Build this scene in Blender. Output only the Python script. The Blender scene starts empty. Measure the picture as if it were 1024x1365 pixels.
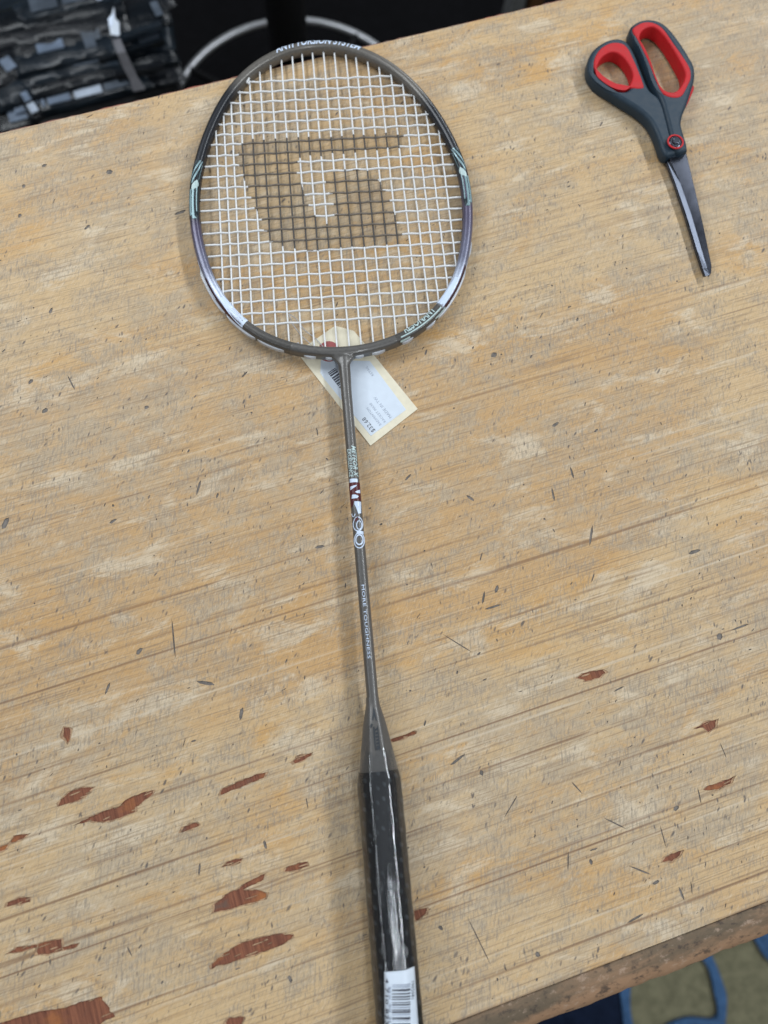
import bpy, bmesh, math, random
from mathutils import Vector, Matrix, geometry
from math import sin, cos, pi, radians as R_

rnd = random.Random(7)
SC = bpy.context.scene
COL = SC.collection

# ------------------------------------------------------------------ camera, world, lamps, exposure
TZ = 0.75                                  # height of the table top
HC = 490.0                                 # camera height over the table top, mm
F_PX, CX, CY = 1030.0, 512.0, 682.5        # pinhole of the photograph (1024 x 1365)
RC = Matrix(((0.95024, 0.29167, -0.10938), (-0.30876, 0.92842, -0.20666), (0.04127, 0.23015, 0.97228)))
cam = bpy.data.cameras.new('camera')
cam.sensor_width = 36.0
cam.sensor_fit = 'AUTO'
cam.lens = 36.0 * F_PX / 1365.0
cam.clip_start, cam.clip_end = 0.02, 60
cam.dof.use_dof = True
cam.dof.focus_distance = 0.50
cam.dof.aperture_fstop = 4.2
camo = bpy.data.objects.new('camera', cam)
COL.objects.link(camo)
camo.matrix_world = Matrix.Translation((0, 0, TZ + HC / 1000)) @ RC.to_4x4()
SC.camera = camo

w = bpy.data.worlds.new('World'); SC.world = w; w.use_nodes = True
bg = w.node_tree.nodes['Background']
bg.inputs[0].default_value = (0.86, 0.93, 1.0, 1)
bg.inputs[1].default_value = 0.07


def lamp(name, loc, target, sx, sy, power, col=(0.90, 0.955, 1.0)):
    L = bpy.data.lights.new(name, 'AREA')
    L.shape = 'RECTANGLE'; L.size, L.size_y = sx, sy
    L.energy = power; L.color = col
    o = bpy.data.objects.new(name, L); COL.objects.link(o)
    o.location = loc
    z = (Vector(loc) - Vector(target)).normalized()
    y = Vector((0.10, 1, 0)); y = (y - z * y.dot(z)).normalized()
    x = y.cross(z)
    o.matrix_world = Matrix.Translation(loc) @ Matrix((x, y, z)).transposed().to_4x4()
    return o


# two rows of ceiling tubes running along the bench's depth, and one panel further back in the room
lamp('tube_row', (1.95, 0.60, TZ + 1.75), (0.1, 0.40, TZ), 0.10, 5.6, 84)
lamp('tube_row', (-1.95, 0.60, TZ + 1.75), (0.0, 0.45, TZ), 0.10, 5.6, 22)
lamp('tube_row', (0.10, -1.30, TZ + 1.85), (0, -0.2, TZ), 0.16, 1.6, 15)
# the pale lit ceiling, and an added panel that brightens the bench's far side
lamp('lit_ceiling', (0.1, 1.25, TZ + 2.0), (0.1, 1.25, TZ), 4.6, 3.4, 7)
lamp('added_far_panel', (-0.45, 1.15, TZ + 1.15), (-0.05, 0.45, TZ), 0.9, 0.5, 12.5)

SC.view_settings.view_transform = 'Standard'
SC.view_settings.look = 'None'
SC.view_settings.exposure = -0.05
SC.view_settings.gamma = 1.0
SC.view_settings.use_curve_mapping = False


# ------------------------------------------------------------------ helpers
def at(px, py, z=0.0):
    """point of the place (mm, table top = 0) seen at a photo pixel, at height z"""
    r = RC @ Vector((px - CX, -(py - CY), -F_PX))
    s = (z - HC) / r.z
    return Vector((r.x * s, r.y * s, z))


def W(p):
    return Vector((p[0] / 1000, p[1] / 1000, TZ + p[2] / 1000))


def zoomed(x0, y0, s, pts):
    return [(x0 + x / s, y0 + y / s) for x, y in pts]


def link(o, parent=None):
    COL.objects.link(o)
    if parent is not None:
        o.parent = parent
    return o


def mesh(name, verts, faces, mat, parent=None, smooth=True, idx=None, angle=35, scale=0.001, loc=None):
    me = bpy.data.meshes.new(name)
    me.from_pydata([Vector(v) * scale for v in verts], [], faces)
    for m in (mat if isinstance(mat, (list, tuple)) else [mat]):
        me.materials.append(m)
    if idx:
        me.polygons.foreach_set('material_index', idx)
    bm = bmesh.new(); bm.from_mesh(me)
    bmesh.ops.recalc_face_normals(bm, faces=bm.faces)
    bm.to_mesh(me); bm.free()
    if smooth:
        me.polygons.foreach_set('use_smooth', [True] * len(me.polygons))
        me.set_sharp_from_angle(angle=R_(angle))
    me.update()
    o = bpy.data.objects.new(name, me)
    if loc is not None:
        o.location = loc
    return link(o, parent)


def empty(name, mw, label, cat, group=None):
    o = bpy.data.objects.new(name, None); COL.objects.link(o)
    o.empty_display_size = 0.02
    o.matrix_world = mw
    o['label'] = label; o['category'] = cat
    if group: o['group'] = group
    return o


def tag(o, label, cat, group=None):
    o['label'] = label; o['category'] = cat
    if group: o['group'] = group
    return o


def box(x0, x1, y0, y1, z0, z1, bev=0):
    if bev <= 0:
        v = [(x, y, z) for z in (z0, z1) for x, y in ((x0, y0), (x1, y0), (x1, y1), (x0, y1))]
        return v, [(3, 2, 1, 0), (4, 5, 6, 7), (0, 1, 5, 4), (1, 2, 6, 5), (2, 3, 7, 6), (3, 0, 4, 7)]
    bm = bmesh.new()
    vs = [bm.verts.new(p) for p in box(x0, x1, y0, y1, z0, z1)[0]]
    for f in box(0, 1, 0, 1, 0, 1)[1]:
        bm.faces.new([vs[i] for i in f])
    bmesh.ops.bevel(bm, geom=bm.edges[:], offset=bev, segments=2, affect='EDGES', profile=0.6)
    bm.verts.index_update()
    out = [v.co.copy() for v in bm.verts], [tuple(v.index for v in f.verts) for f in bm.faces]
    bm.free()
    return out


def join(*parts):
    V, F = [], []
    for v, f in parts:
        n = len(V); V += list(v); F += [tuple(i + n for i in q) for q in f]
    return V, F


def area2(p):
    return sum(p[i][0] * p[(i + 1) % len(p)][1] - p[(i + 1) % len(p)][0] * p[i][1] for i in range(len(p)))


def smooth_loop(p, n=6):
    out = []; N = len(p)
    for i in range(N):
        a, b, c, d = (Vector(p[(i + k - 1) % N][:2]) for k in range(4))
        for k in range(n):
            t = k / n
            out.append(0.5 * ((2 * b) + (c - a) * t + (2 * a - 5 * b + 4 * c - d) * t * t + (3 * b - a - 3 * c + d) * t ** 3))
    return out


def inside(pt, poly):
    x, y = pt; r = False; j = len(poly) - 1
    for i in range(len(poly)):
        xi, yi = poly[i][0], poly[i][1]; xj, yj = poly[j][0], poly[j][1]
        if (yi > y) != (yj > y) and x < (xj - xi) * (y - yi) / (yj - yi) + xi:
            r = not r
        j = i
    return r


def inset(lp, d):
    N = len(lp); out = []
    for i in range(N):
        a, b, c = Vector(lp[i - 1][:2]), Vector(lp[i][:2]), Vector(lp[(i + 1) % N][:2])
        e1, e2 = (b - a), (c - b)
        if e1.length < 1e-9 or e2.length < 1e-9:
            out.append(b); continue
        e1.normalize(); e2.normalize()
        n1, n2 = Vector((-e1.y, e1.x)), Vector((-e2.y, e2.x))
        m = n1 + n2
        if m.length < 1e-6: m = n1
        m.normalize()
        out.append(b + m * min(d / max(0.35, m.dot(n1)), d * 2))
    return out


def fill(loops):
    """triangles of a flat region with holes"""
    V, E, n = [], [], 0
    for lp in loops:
        k = len(lp); V += [Vector(p[:2]) for p in lp]
        E += [(n + i, n + (i + 1) % k) for i in range(k)]; n += k
    v, e, f, ov, oe, of = geometry.delaunay_2d_cdt(V, E, [], 0, 1e-6)
    keep = []
    for t in f:
        c = sum((v[i] for i in t), Vector((0, 0))) / len(t)
        if sum(inside(c, lp) for lp in loops) % 2:
            keep.append(tuple(t))
    return v, keep


def refine(v, f, mx):
    bm = bmesh.new(); vs = [bm.verts.new((p[0], p[1], 0)) for p in v]
    for t in f: bm.faces.new([vs[i] for i in t])
    for _ in range(5):
        es = [e for e in bm.edges if e.calc_length() > mx]
        if not es: break
        bmesh.ops.subdivide_edges(bm, edges=es, cuts=1)
        bmesh.ops.triangulate(bm, faces=bm.faces[:])
    bm.verts.index_update()
    out = [v.co.to_2d() for v in bm.verts], [tuple(v.index for v in q.verts) for q in bm.faces]
    bm.free(); return out


def slab(loops, z0, z1, bev=0.0, n=4, under=0.0):
    """thick plate of any outline, with holes and rounded upper (and lower) edges"""
    loops = [list(lp) for lp in loops]
    for k, lp in enumerate(loops):
        a = area2(lp)
        if (a < 0) == (k == 0): lp.reverse()
    rings = []
    if under > 0:
        rings += [(under * (1 - sin(a)), z0 + under * (1 - cos(a))) for a in (0, pi / 6, pi / 3)]
        rings.append((0, z0 + under))
    else:
        rings.append((0, z0))
    if bev > 0:
        rings += [(bev * (1 - cos(a)), z1 - bev + bev * sin(a)) for a in [i * pi / 2 / n for i in range(n + 1)]]
    else:
        rings.append((0, z1))
    V, F = [], []
    for lp in loops:
        base = len(V); k = len(lp)
        for d, z in rings:
            V += [(p.x, p.y, z) for p in (inset(lp, d) if d > 0 else [Vector(q[:2]) for q in lp])]
        for r in range(len(rings) - 1):
            for i in range(k):
                j = (i + 1) % k
                F.append((base + r * k + i, base + r * k + j, base + (r + 1) * k + j, base + (r + 1) * k + i))
    for d, z in (rings[0], rings[-1]):
        v, f = fill([inset(lp, d) if d > 0 else lp for lp in loops])
        b = len(V); V += [(p.x, p.y, z) for p in v]; F += [tuple(i + b for i in t) for t in f]
    return V, F


def weld(VF, d=1e-4):
    bm = bmesh.new()
    vs = [bm.verts.new(p) for p in VF[0]]
    for f in VF[1]:
        try: bm.faces.new([vs[i] for i in f])
        except ValueError: pass
    bmesh.ops.remove_doubles(bm, verts=bm.verts[:], dist=d)
    bm.verts.index_update()
    out = [v.co.copy() for v in bm.verts], [tuple(v.index for v in f.verts) for f in bm.faces]
    bm.free()
    return out


def tube(path, rad, seg=8, closed=False, cap=True):
    V, F = [], []; N = len(path); path = [Vector(p) for p in path]
    ref = Vector((0, 0, 1))
    for i, p in enumerate(path):
        a = path[i - 1] if (i or closed) else p
        b = path[(i + 1) % N] if (i < N - 1 or closed) else p
        t = (b - a).normalized()
        x = t.cross(ref)
        if x.length < 1e-3: x = t.cross(Vector((1, 0, 0)))
        x.normalize(); y = x.cross(t)
        r = rad(i) if callable(rad) else rad
        for k in range(seg):
            q = 2 * pi * k / seg
            V.append(p + x * (r * cos(q)) + y * (r * sin(q)))
    for i in range(N if closed else N - 1):
        j = (i + 1) % N
        for k in range(seg):
            l = (k + 1) % seg
            F.append((i * seg + k, i * seg + l, j * seg + l, j * seg + k))
    if cap and not closed:
        F.append(tuple(range(seg))); F.append(tuple((N - 1) * seg + k for k in range(seg)))
    return V, F


def text_mesh(s, size=1.0, spacing=1.0, shear=0.0, bold=0.0):
    """flat triangles of a line of lettering, baseline at y=0, starting at x=0"""
    c = bpy.data.curves.new('lettering', 'FONT'); c.body = s; c.size = size
    c.space_character = spacing; c.shear = shear; c.offset = bold; c.resolution_u = 2
    o = bpy.data.objects.new('lettering', c); COL.objects.link(o)
    dg = bpy.context.evaluated_depsgraph_get(); dg.update()
    me = bpy.data.meshes.new_from_object(o.evaluated_get(dg))
    bm = bmesh.new(); bm.from_mesh(me)
    bmesh.ops.triangulate(bm, faces=bm.faces[:])
    for _ in range(3):
        es = [e for e in bm.edges if e.calc_length() > 0.16 * size]
        if not es: break
        bmesh.ops.subdivide_edges(bm, edges=es, cuts=1, use_grid_fill=False)
        bmesh.ops.triangulate(bm, faces=bm.faces[:])
    bm.to_mesh(me); bm.free()
    V = [v.co.copy() for v in me.vertices]; F = [tuple(p.vertices) for p in me.polygons]
    bpy.data.objects.remove(o); bpy.data.curves.remove(c); bpy.data.meshes.remove(me)
    return V, F


def width(VF):
    return max(v[0] for v in VF[0])


# ------------------------------------------------------------------ materials
class NT:
    def __init__(s, name):
        s.m = bpy.data.materials.new(name); s.m.use_nodes = True
        s.t = s.m.node_tree; s.t.nodes.clear()
        s.out = s.n('ShaderNodeOutputMaterial')

    def n(s, typ, **kw):
        q = s.t.nodes.new(typ)
        for k, v in kw.items():
            if k.startswith('i_'):
                key = k[2:]; key = int(key) if key.isdigit() else key
                s.put(q, key, v)
            else:
                setattr(q, k, v)
        return q

    def put(s, q, key, v):
        inp = q.inputs[key]
        if hasattr(v, 'is_linked'): s.t.links.new(v, inp)
        elif isinstance(v, tuple) and inp.type == 'RGBA': inp.default_value = (*v[:3], 1)
        else: inp.default_value = v

    def coord(s, kind='Object'):
        return s.n('ShaderNodeTexCoord').outputs[kind]

    def mapping(s, vec, scale=(1, 1, 1), rot=(0, 0, 0), loc=(0, 0, 0)):
        if any(rot):                      # turn first, then stretch
            t = s.n('ShaderNodeMapping'); s.put(t, 'Vector', vec)
            t.inputs['Rotation'].default_value = tuple(-a for a in rot)
            vec, rot = t.outputs[0], (0, 0, 0)
        q = s.n('ShaderNodeMapping'); s.put(q, 'Vector', vec)
        q.inputs['Scale'].default_value = scale; q.inputs['Rotation'].default_value = rot; q.inputs['Location'].default_value = loc
        return q.outputs[0]

    def noise(s, vec, scale=1, detail=4, rough=0.55, dist=0.0):
        q = s.n('ShaderNodeTexNoise'); s.put(q, 'Vector', vec)
        q.inputs['Scale'].default_value = scale; q.inputs['Detail'].default_value = detail
        q.inputs['Roughness'].default_value = rough; q.inputs['Distortion'].default_value = dist
        return q.outputs['Fac']

    def ramp(s, fac, a, b, lo=0.0, hi=1.0):
        q = s.n('ShaderNodeMapRange'); q.interpolation_type = 'SMOOTHSTEP'
        s.put(q, 0, fac); q.inputs[1].default_value = a; q.inputs[2].default_value = b
        q.inputs[3].default_value = lo; q.inputs[4].default_value = hi
        return q.outputs[0]

    def mix(s, fac, a, b, mode='MIX'):
        q = s.n('ShaderNodeMix'); q.data_type = 'RGBA'; q.blend_type = mode
        s.put(q, 0, fac); s.put(q, 6, a); s.put(q, 7, b)
        return q.outputs[2]

    def math(s, op, a, b=0.0):
        q = s.n('ShaderNodeMath', operation=op); s.put(q, 0, a); s.put(q, 1, b)
        return q.outputs[0]

    def bsdf(s, color, rough=0.5, metal=0.0, spec=0.5, bump=None, bs=0.3, bd=0.001, coat=0.0, coat_r=0.05):
        q = s.n('ShaderNodeBsdfPrincipled')
        s.put(q, 'Base Color', color); s.put(q, 'Roughness', rough); s.put(q, 'Metallic', metal)
        s.put(q, 'Specular IOR Level', spec); s.put(q, 'Coat Weight', coat); s.put(q, 'Coat Roughness', coat_r)
        if bump is not None:
            b = s.n('ShaderNodeBump'); s.put(b, 'Height', bump); b.inputs['Strength'].default_value = bs
            b.inputs['Distance'].default_value = bd
            s.t.links.new(b.outputs[0], q.inputs['Normal'])
        s.t.links.new(q.outputs[0], s.out.inputs[0])
        return s.m


def plain(name, col, rough=0.5, metal=0.0, var=0.12, scale=120.0, bs=0.05, spec=0.5, coat=0.0):
    t = NT(name); c = t.coord()
    nz = t.noise(c, scale, 5, 0.6)
    k = t.ramp(nz, 0.3, 0.7)
    dark = tuple(x * (1 - var) for x in col); lite = tuple(min(1, x * (1 + var)) for x in col)
    rr = t.ramp(nz, 0.3, 0.7, max(0.02, rough - 0.06), rough + 0.06)
    return t.bsdf(t.mix(k, dark, lite), rr, metal, spec, nz, bs, 0.0004, coat)


def wood_top():
    t = NT('worn_plywood'); c = t.coord()
    SL = 0.80                                                   # the slant of the scuffing against the grain
    broad = t.noise(t.mapping(c, (3.2, 9, 1)), 1, 5, 0.62, 0.6)
    broad2 = t.noise(t.mapping(c, (6, 19, 1), loc=(3, 7, 0)), 1, 6, 0.68, 0.9)
    mot = t.noise(t.mapping(c, (55, 95, 1), rot=(0, 0, 0.3)), 1, 7, 0.75, 0.5)
    mot2 = t.noise(t.mapping(c, (24, 40, 1), loc=(2, 5, 0)), 1, 6, 0.72, 0.6)
    scuf = t.noise(t.mapping(c, (200, 950, 1), rot=(0, 0, SL)), 1, 4, 0.7, 0.2)
    scuf2 = t.noise(t.mapping(c, (150, 800, 1), rot=(0, 0, 1.25), loc=(3, 3, 0)), 1, 4, 0.7, 0.3)
    streak = t.noise(t.mapping(c, (8, 420, 1)), 1, 6, 0.72)
    streak3 = t.noise(t.mapping(c, (22, 1000, 1), loc=(2, 9, 0)), 1, 4, 0.7)
    band = t.noise(t.mapping(c, (1.6, 62, 1), loc=(8, 3, 0)), 1, 4, 0.65, 0.1)
    tan, ora, gry = (0.535, 0.378, 0.205), (0.520, 0.300, 0.105), (0.410, 0.332, 0.236)
    col = t.mix(t.ramp(broad2, 0.47, 0.66), tan, ora)
    big = t.noise(t.mapping(c, (2.2, 4.5, 1), loc=(7, 2, 0)), 1, 5, 0.6, 0.8)
    col = t.mix(t.ramp(big, 0.45, 0.60, 0.0, 0.72), col, (0.470, 0.280, 0.118))
    gmask = t.math('MULTIPLY', t.ramp(t.math('ADD', t.math('MULTIPLY', broad, 0.55), t.math('MULTIPLY', mot2, 0.45)), 0.42, 0.55), t.ramp(mot, 0.36, 0.58, 0.15, 1.0))
    col = t.mix(t.math('MULTIPLY', gmask, 0.82), col, gry)
    pale = t.math('MULTIPLY', t.ramp(t.noise(t.mapping(c, (18, 46, 1), loc=(9, 1, 0)), 1, 6, 0.7, 0.5), 0.52, 0.66), 0.80)
    col = t.mix(pale, col, (0.59, 0.49, 0.355))
    col = t.mix(t.ramp(band, 0.50, 0.72, 0.0, 0.26), col, (0.36, 0.235, 0.130))
    col = t.mix(t.ramp(streak, 0.49, 0.30, 0.0, 0.62), col, (0.30, 0.200, 0.115))
    col = t.mix(t.ramp(streak, 0.53, 0.72, 0.0, 0.42), col, (0.62, 0.50, 0.34))
    col = t.mix(t.ramp(streak3, 0.52, 0.62, 0.0, 0.72), col, (0.27, 0.185, 0.110))
    # slanted scuffing: small dark and pale scratches everywhere
    col = t.mix(t.ramp(scuf, 0.53, 0.66, 0.0, 0.48), col, (0.245, 0.195, 0.145))
    col = t.mix(t.ramp(scuf, 0.45, 0.34, 0.0, 0.32), col, (0.64, 0.55, 0.43))
    col = t.mix(t.ramp(t.math('MULTIPLY', scuf2, t.ramp(mot2, 0.3, 0.6, 0.7, 1.05)), 0.50, 0.64, 0.0, 0.60), col, (0.235, 0.198, 0.160))
    # long dark year lines and pale lines along the grain, more open towards the front of the bench
    sep = t.n('ShaderNodeSeparateXYZ'); t.put(sep, 0, c)
    front = t.ramp(sep.outputs['Y'], 0.34, -0.10, 0.18, 1.0)
    def lines(sc, loc, wd, brk):
        q = t.noise(t.mapping(c, sc, loc=loc), 1, 1.0, 0.4, 0.0)
        m = t.ramp(q, 0.60, 0.60 + wd)
        k = t.ramp(t.noise(t.mapping(c, (4.5, 55, 1), loc=(loc[1], loc[0], 0)), 1, 3, 0.6), brk, brk + 0.12)
        return t.math('MULTIPLY', t.math('MULTIPLY', m, k), front)
    line = t.math('MAXIMUM', lines((1.3, 230, 1), (5, 2, 0), 0.16, 0.42), lines((0.8, 340, 1), (1, 12, 0), 0.14, 0.42))
    col = t.mix(t.math('MULTIPLY', line, 0.88), col, (0.170, 0.090, 0.048))
    wl = lines((1.2, 330, 1), (11, 8, 0), 0.14, 0.44)
    col = t.mix(t.math('MULTIPLY', wl, 0.45), col, (0.64, 0.55, 0.42))
    # little dark pits, slanted
    def pits(sc, rot, thr, keep, loc):
        v = t.n('ShaderNodeTexVoronoi'); v.feature = 'F1'; v.inputs['Scale'].default_value = 1
        t.put(v, 'Vector', t.mapping(c, sc, rot=(0, 0, rot), loc=loc))
        s = t.n('ShaderNodeSeparateColor'); t.put(s, 0, v.outputs['Color'])
        d = t.math('ADD', v.outputs['Distance'], t.math('MULTIPLY', t.math('SUBTRACT', mot, 0.5), 0.5))
        d = t.math('DIVIDE', d, t.math('ADD', t.math('MULTIPLY', s.outputs[1], 1.1), 0.25))
        return t.math('MULTIPLY', t.ramp(d, thr, thr * 0.35), t.ramp(s.outputs[0], keep, keep + 0.25))
    p = t.math('MAXIMUM', pits((150, 420, 1), 0.95, 0.30, 0.50, (0, 0, 0)), pits((110, 330, 1), 0.65, 0.26, 0.55, (4, 1, 0)))
    p = t.math('MAXIMUM', p, pits((170, 480, 1), 1.35, 0.30, 0.55, (2, 8, 0)))
    p = t.math('MULTIPLY', p, t.math('MULTIPLY', t.ramp(t.noise(t.mapping(c, (14, 17, 1), loc=(6, 6, 0)), 1, 4, 0.6), 0.38, 0.56, 0.15, 1.0), t.ramp(t.noise(t.mapping(c, (45, 55, 1), loc=(1, 9, 0)), 1, 3, 0.6), 0.42, 0.58, 0.2, 1.0)))
    col = t.mix(t.math('MULTIPLY', p, 0.92), col, (0.105, 0.090, 0.080))
    h = t.math('ADD', t.math('MULTIPLY', streak, 0.5), t.math('MULTIPLY', scuf, 1.0))
    h = t.math('SUBTRACT', h, t.math('ADD', t.math('MULTIPLY', p, 1.0), t.math('MULTIPLY', line, 0.8)))
    return t.bsdf(col, t.ramp(mot, 0.3, 0.7, 0.46, 0.70), 0, 0.34, h, 0.15, 0.0006)


def chip_mat():
    t = NT('red_core_veneer'); c = t.coord()
    st = t.noise(t.mapping(c, (900, 30, 1)), 1, 4, 0.7)
    bl = t.noise(t.mapping(c, (40, 60, 1)), 1, 4, 0.6)
    col = t.mix(t.ramp(st, 0.3, 0.7), (0.120, 0.046, 0.030), (0.250, 0.098, 0.056))
    col = t.mix(t.ramp(bl, 0.50, 0.74), col, (0.33, 0.125, 0.045))
    col = t.mix(t.ramp(bl, 0.42, 0.28), col, (0.13, 0.085, 0.066))
    return t.bsdf(col, 0.75, 0, 0.2, st, 0.5, 0.0006)


def edge_mat():
    t = NT('worn_edging'); c = t.coord()
    a = t.noise(t.mapping(c, (14, 60, 60)), 1, 6, 0.7, 0.5)
    b = t.noise(t.mapping(c, (120, 160, 160)), 1, 5, 0.7)
    u = t.n('ShaderNodeSeparateXYZ'); t.put(u, 0, c)
    lip = t.ramp(u.outputs['Z'], -0.0015, -0.0070)
    k = t.math('ADD', t.math('MULTIPLY', a, 1.0), t.math('MULTIPLY', lip, 0.35))
    col = t.mix(t.ramp(k, 0.40, 0.80), (0.130, 0.098, 0.066), (0.34, 0.205, 0.120))
    col = t.mix(t.ramp(b, 0.52, 0.66, 0, 0.8), col, (0.060, 0.046, 0.038))
    col = t.mix(t.ramp(b, 0.44, 0.32, 0, 0.6), col, (0.44, 0.32, 0.24))
    return t.bsdf(col, 0.7, 0, 0.25, b, 0.6, 0.0010)


def back_edge_mat():
    t = NT('red_painted_edge'); c = t.coord()
    a = t.noise(t.mapping(c, (16, 50, 50)), 1, 5, 0.7)
    col = t.mix(t.ramp(a, 0.42, 0.60), (0.16, 0.095, 0.075), (0.33, 0.10, 0.070))
    return t.bsdf(t.mix(t.ramp(a, 0.42, 0.36), col, (0.15, 0.12, 0.11)), 0.7)


def frame_paint():
    t = NT('racket_paint'); c = t.coord()
    a = t.n('ShaderNodeAttribute', attribute_name='paint')
    nz = t.noise(c, 900, 3, 0.6)
    col = t.mix(t.ramp(nz, 0.35, 0.65, 0.0, 0.25), a.outputs['Color'], (0.02, 0.02, 0.02), 'MIX')
    return t.bsdf(col, 0.38, 0.3, 0.5, None, coat=0.25, coat_r=0.15)


def film_mat():
    t = NT('clear_film'); c = t.coord()
    wr = t.noise(t.mapping(c, (420, 11, 420)), 1, 3, 0.6, 0.8)
    fine = t.noise(t.mapping(c, (1300, 70, 1300), loc=(3, 1, 2)), 1, 3, 0.6, 0.5)
    b = t.n('ShaderNodeBump'); t.put(b, 'Height', t.math('ADD', wr, t.math('MULTIPLY', fine, 0.45)))
    b.inputs['Strength'].default_value = 0.33; b.inputs['Distance'].default_value = 0.0006
    f = t.n('ShaderNodeFresnel'); f.inputs['IOR'].default_value = 1.5; t.t.links.new(b.outputs[0], f.inputs['Normal'])
    g = t.n('ShaderNodeBsdfGlossy'); g.inputs['Roughness'].default_value = 0.035; t.put(g, 'Color', (0.95, 0.97, 1.0))
    t.t.links.new(b.outputs[0], g.inputs['Normal'])
    tr = t.n('ShaderNodeBsdfTransparent'); t.put(tr, 'Color', (0.93, 0.94, 0.95))
    m = t.n('ShaderNodeMixShader'); t.t.links.new(t.math('MINIMUM', t.math('MULTIPLY', f.outputs[0], 2.6), 0.13), m.inputs[0])
    t.t.links.new(tr.outputs[0], m.inputs[1]); t.t.links.new(g.outputs[0], m.inputs[2])
    t.t.links.new(m.outputs[0], t.out.inputs[0])
    return t.m


def grip_mat():
    t = NT('perforated_grip'); c = t.coord()
    v = t.n('ShaderNodeTexVoronoi'); v.inputs['Scale'].default_value = 1; v.inputs['Randomness'].default_value = 0.0
    t.put(v, 'Vector', t.mapping(c, (240, 150, 0.001), rot=(0, 0, 0.45)))
    dot = t.ramp(v.outputs['Distance'], 0.26, 0.16)
    nz = t.noise(t.mapping(c, (90, 60, 90)), 1, 4, 0.6)
    dot = t.math('MULTIPLY', dot, t.ramp(nz, 0.35, 0.6))
    col = t.mix(t.math('MULTIPLY', dot, 0.75), (0.005, 0.006, 0.008), (0.045, 0.053, 0.062))
    return t.bsdf(col, 0.45, 0, 0.45, dot, 0.4, 0.0005)


def string_mat():
    return plain('white_string', (0.68, 0.69, 0.70), 0.34, 0, 0.06, 600)


def carpet(name, col):
    t = NT(name); c = t.coord()
    a = t.noise(c, 55, 4, 0.7); b = t.noise(c, 420, 4, 0.8)
    k = t.math('ADD', t.math('MULTIPLY', a, 0.5), t.math('MULTIPLY', b, 0.5))
    return t.bsdf(t.mix(t.ramp(k, 0.3, 0.7), tuple(x * 0.55 for x in col), tuple(x * 1.35 for x in col)), 0.95, 0, 0.1, b, 0.8, 0.004)


def packet_mat(name, col, rough):
    t = NT(name); c = t.coord()
    n1 = t.noise(t.mapping(c, (14, 60, 60)), 1, 5, 0.65, 0.8)
    return t.bsdf(t.mix(t.ramp(n1, 0.35, 0.7), col, tuple(x * 2.0 for x in col)), rough, 0, 0.22, n1, 0.40, 0.005, coat=0.12, coat_r=0.06)


M_TOP, M_CHIP, M_EDGE, M_BEDGE = wood_top(), chip_mat(), edge_mat(), back_edge_mat()
M_GRIME = plain('dark_grime', (0.150, 0.132, 0.118), 0.85, 0, 0.35, 300)
M_TORN = plain('torn_veneer', (0.34, 0.215, 0.125), 0.8, 0, 0.4, 350, 0.3)
M_FRAME, M_FILM, M_GRIP, M_STRING = frame_paint(), film_mat(), grip_mat(), string_mat()
M_GUN = plain('gunmetal_paint', (0.118, 0.113, 0.108), 0.42, 0.45, 0.06, 900, coat=0.3)
M_INK = plain('black_string_ink', (0.050, 0.044, 0.040), 0.5, 0, 0.2, 600)
M_INK2 = plain('thin_string_ink', (0.150, 0.125, 0.100), 0.5, 0, 0.25, 600)
M_BLACK = plain('black_plastic', (0.012, 0.012, 0.014), 0.42, 0, 0.1)
M_CLEARW = plain('milky_plastic', (0.46, 0.48, 0.52), 0.25, 0, 0.06)
M_MINT = plain('mint_print', (0.44, 0.56, 0.56), 0.35, 0, 0.05)
M_TEAL = plain('teal_print', (0.24, 0.36, 0.39), 0.3, 0.2, 0.06)
M_TEALD = plain('dark_teal_print', (0.022, 0.034, 0.040), 0.3, 0.2, 0.06)
M_PALE = plain('pale_print', (0.58, 0.68, 0.84), 0.3, 0, 0.04)
M_MAROON = plain('maroon_print', (0.075, 0.010, 0.016), 0.35, 0, 0.05)
M_DARKP = plain('dark_print', (0.026, 0.032, 0.040), 0.5, 0, 0.05)
M_CREAM = plain('cream_card', (0.70, 0.65, 0.51), 0.75, 0, 0.04, 200)
M_WHITE = plain('white_label_paper', (0.60, 0.67, 0.76), 0.45, 0, 0.02, 200)
M_PRINT = plain('label_ink', (0.045, 0.050, 0.070), 0.6, 0, 0.1)
M_PRINT2 = plain('faded_label_ink', (0.26, 0.30, 0.38), 0.6, 0, 0.2)
M_REDR = plain('red_ring_paper', (0.33, 0.085, 0.085), 0.7, 0, 0.12)
M_SLATE = plain('slate_handle_plastic', (0.019, 0.036, 0.055), 0.50, 0, 0.08, 300, spec=0.3)
M_RED = plain('red_soft_grip', (0.46, 0.014, 0.019), 0.55, 0, 0.06, 200, spec=0.25)
M_STEEL = plain('scissor_steel', (0.085, 0.093, 0.118), 0.17, 0.9, 0.04, 18, 0.0)
M_STEEL2 = plain('ground_bevel', (0.085, 0.095, 0.12), 0.30, 0.85, 0.03, 14, 0.0)
M_CHROME = plain('brushed_metal', (0.20, 0.205, 0.215), 0.40, 0.9, 0.05, bs=0.02)
M_VOID = plain('matt_black_paint', (0.004, 0.004, 0.005), 0.7, 0, 0.1, spec=0.15)
M_RING = plain('ring_metal', (0.40, 0.41, 0.43), 0.38, 0.75, 0.08, bs=0.02)
M_FLOOR = carpet('olive_carpet', (0.250, 0.235, 0.148))
M_BLUE = carpet('blue_carpet', (0.075, 0.160, 0.320))
M_NAVY = carpet('navy_carpet', (0.012, 0.020, 0.045))
M_SHADE = carpet('floor_shade_black', (0.004, 0.004, 0.005))  # near-black colour painting the shade on the floor
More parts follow.
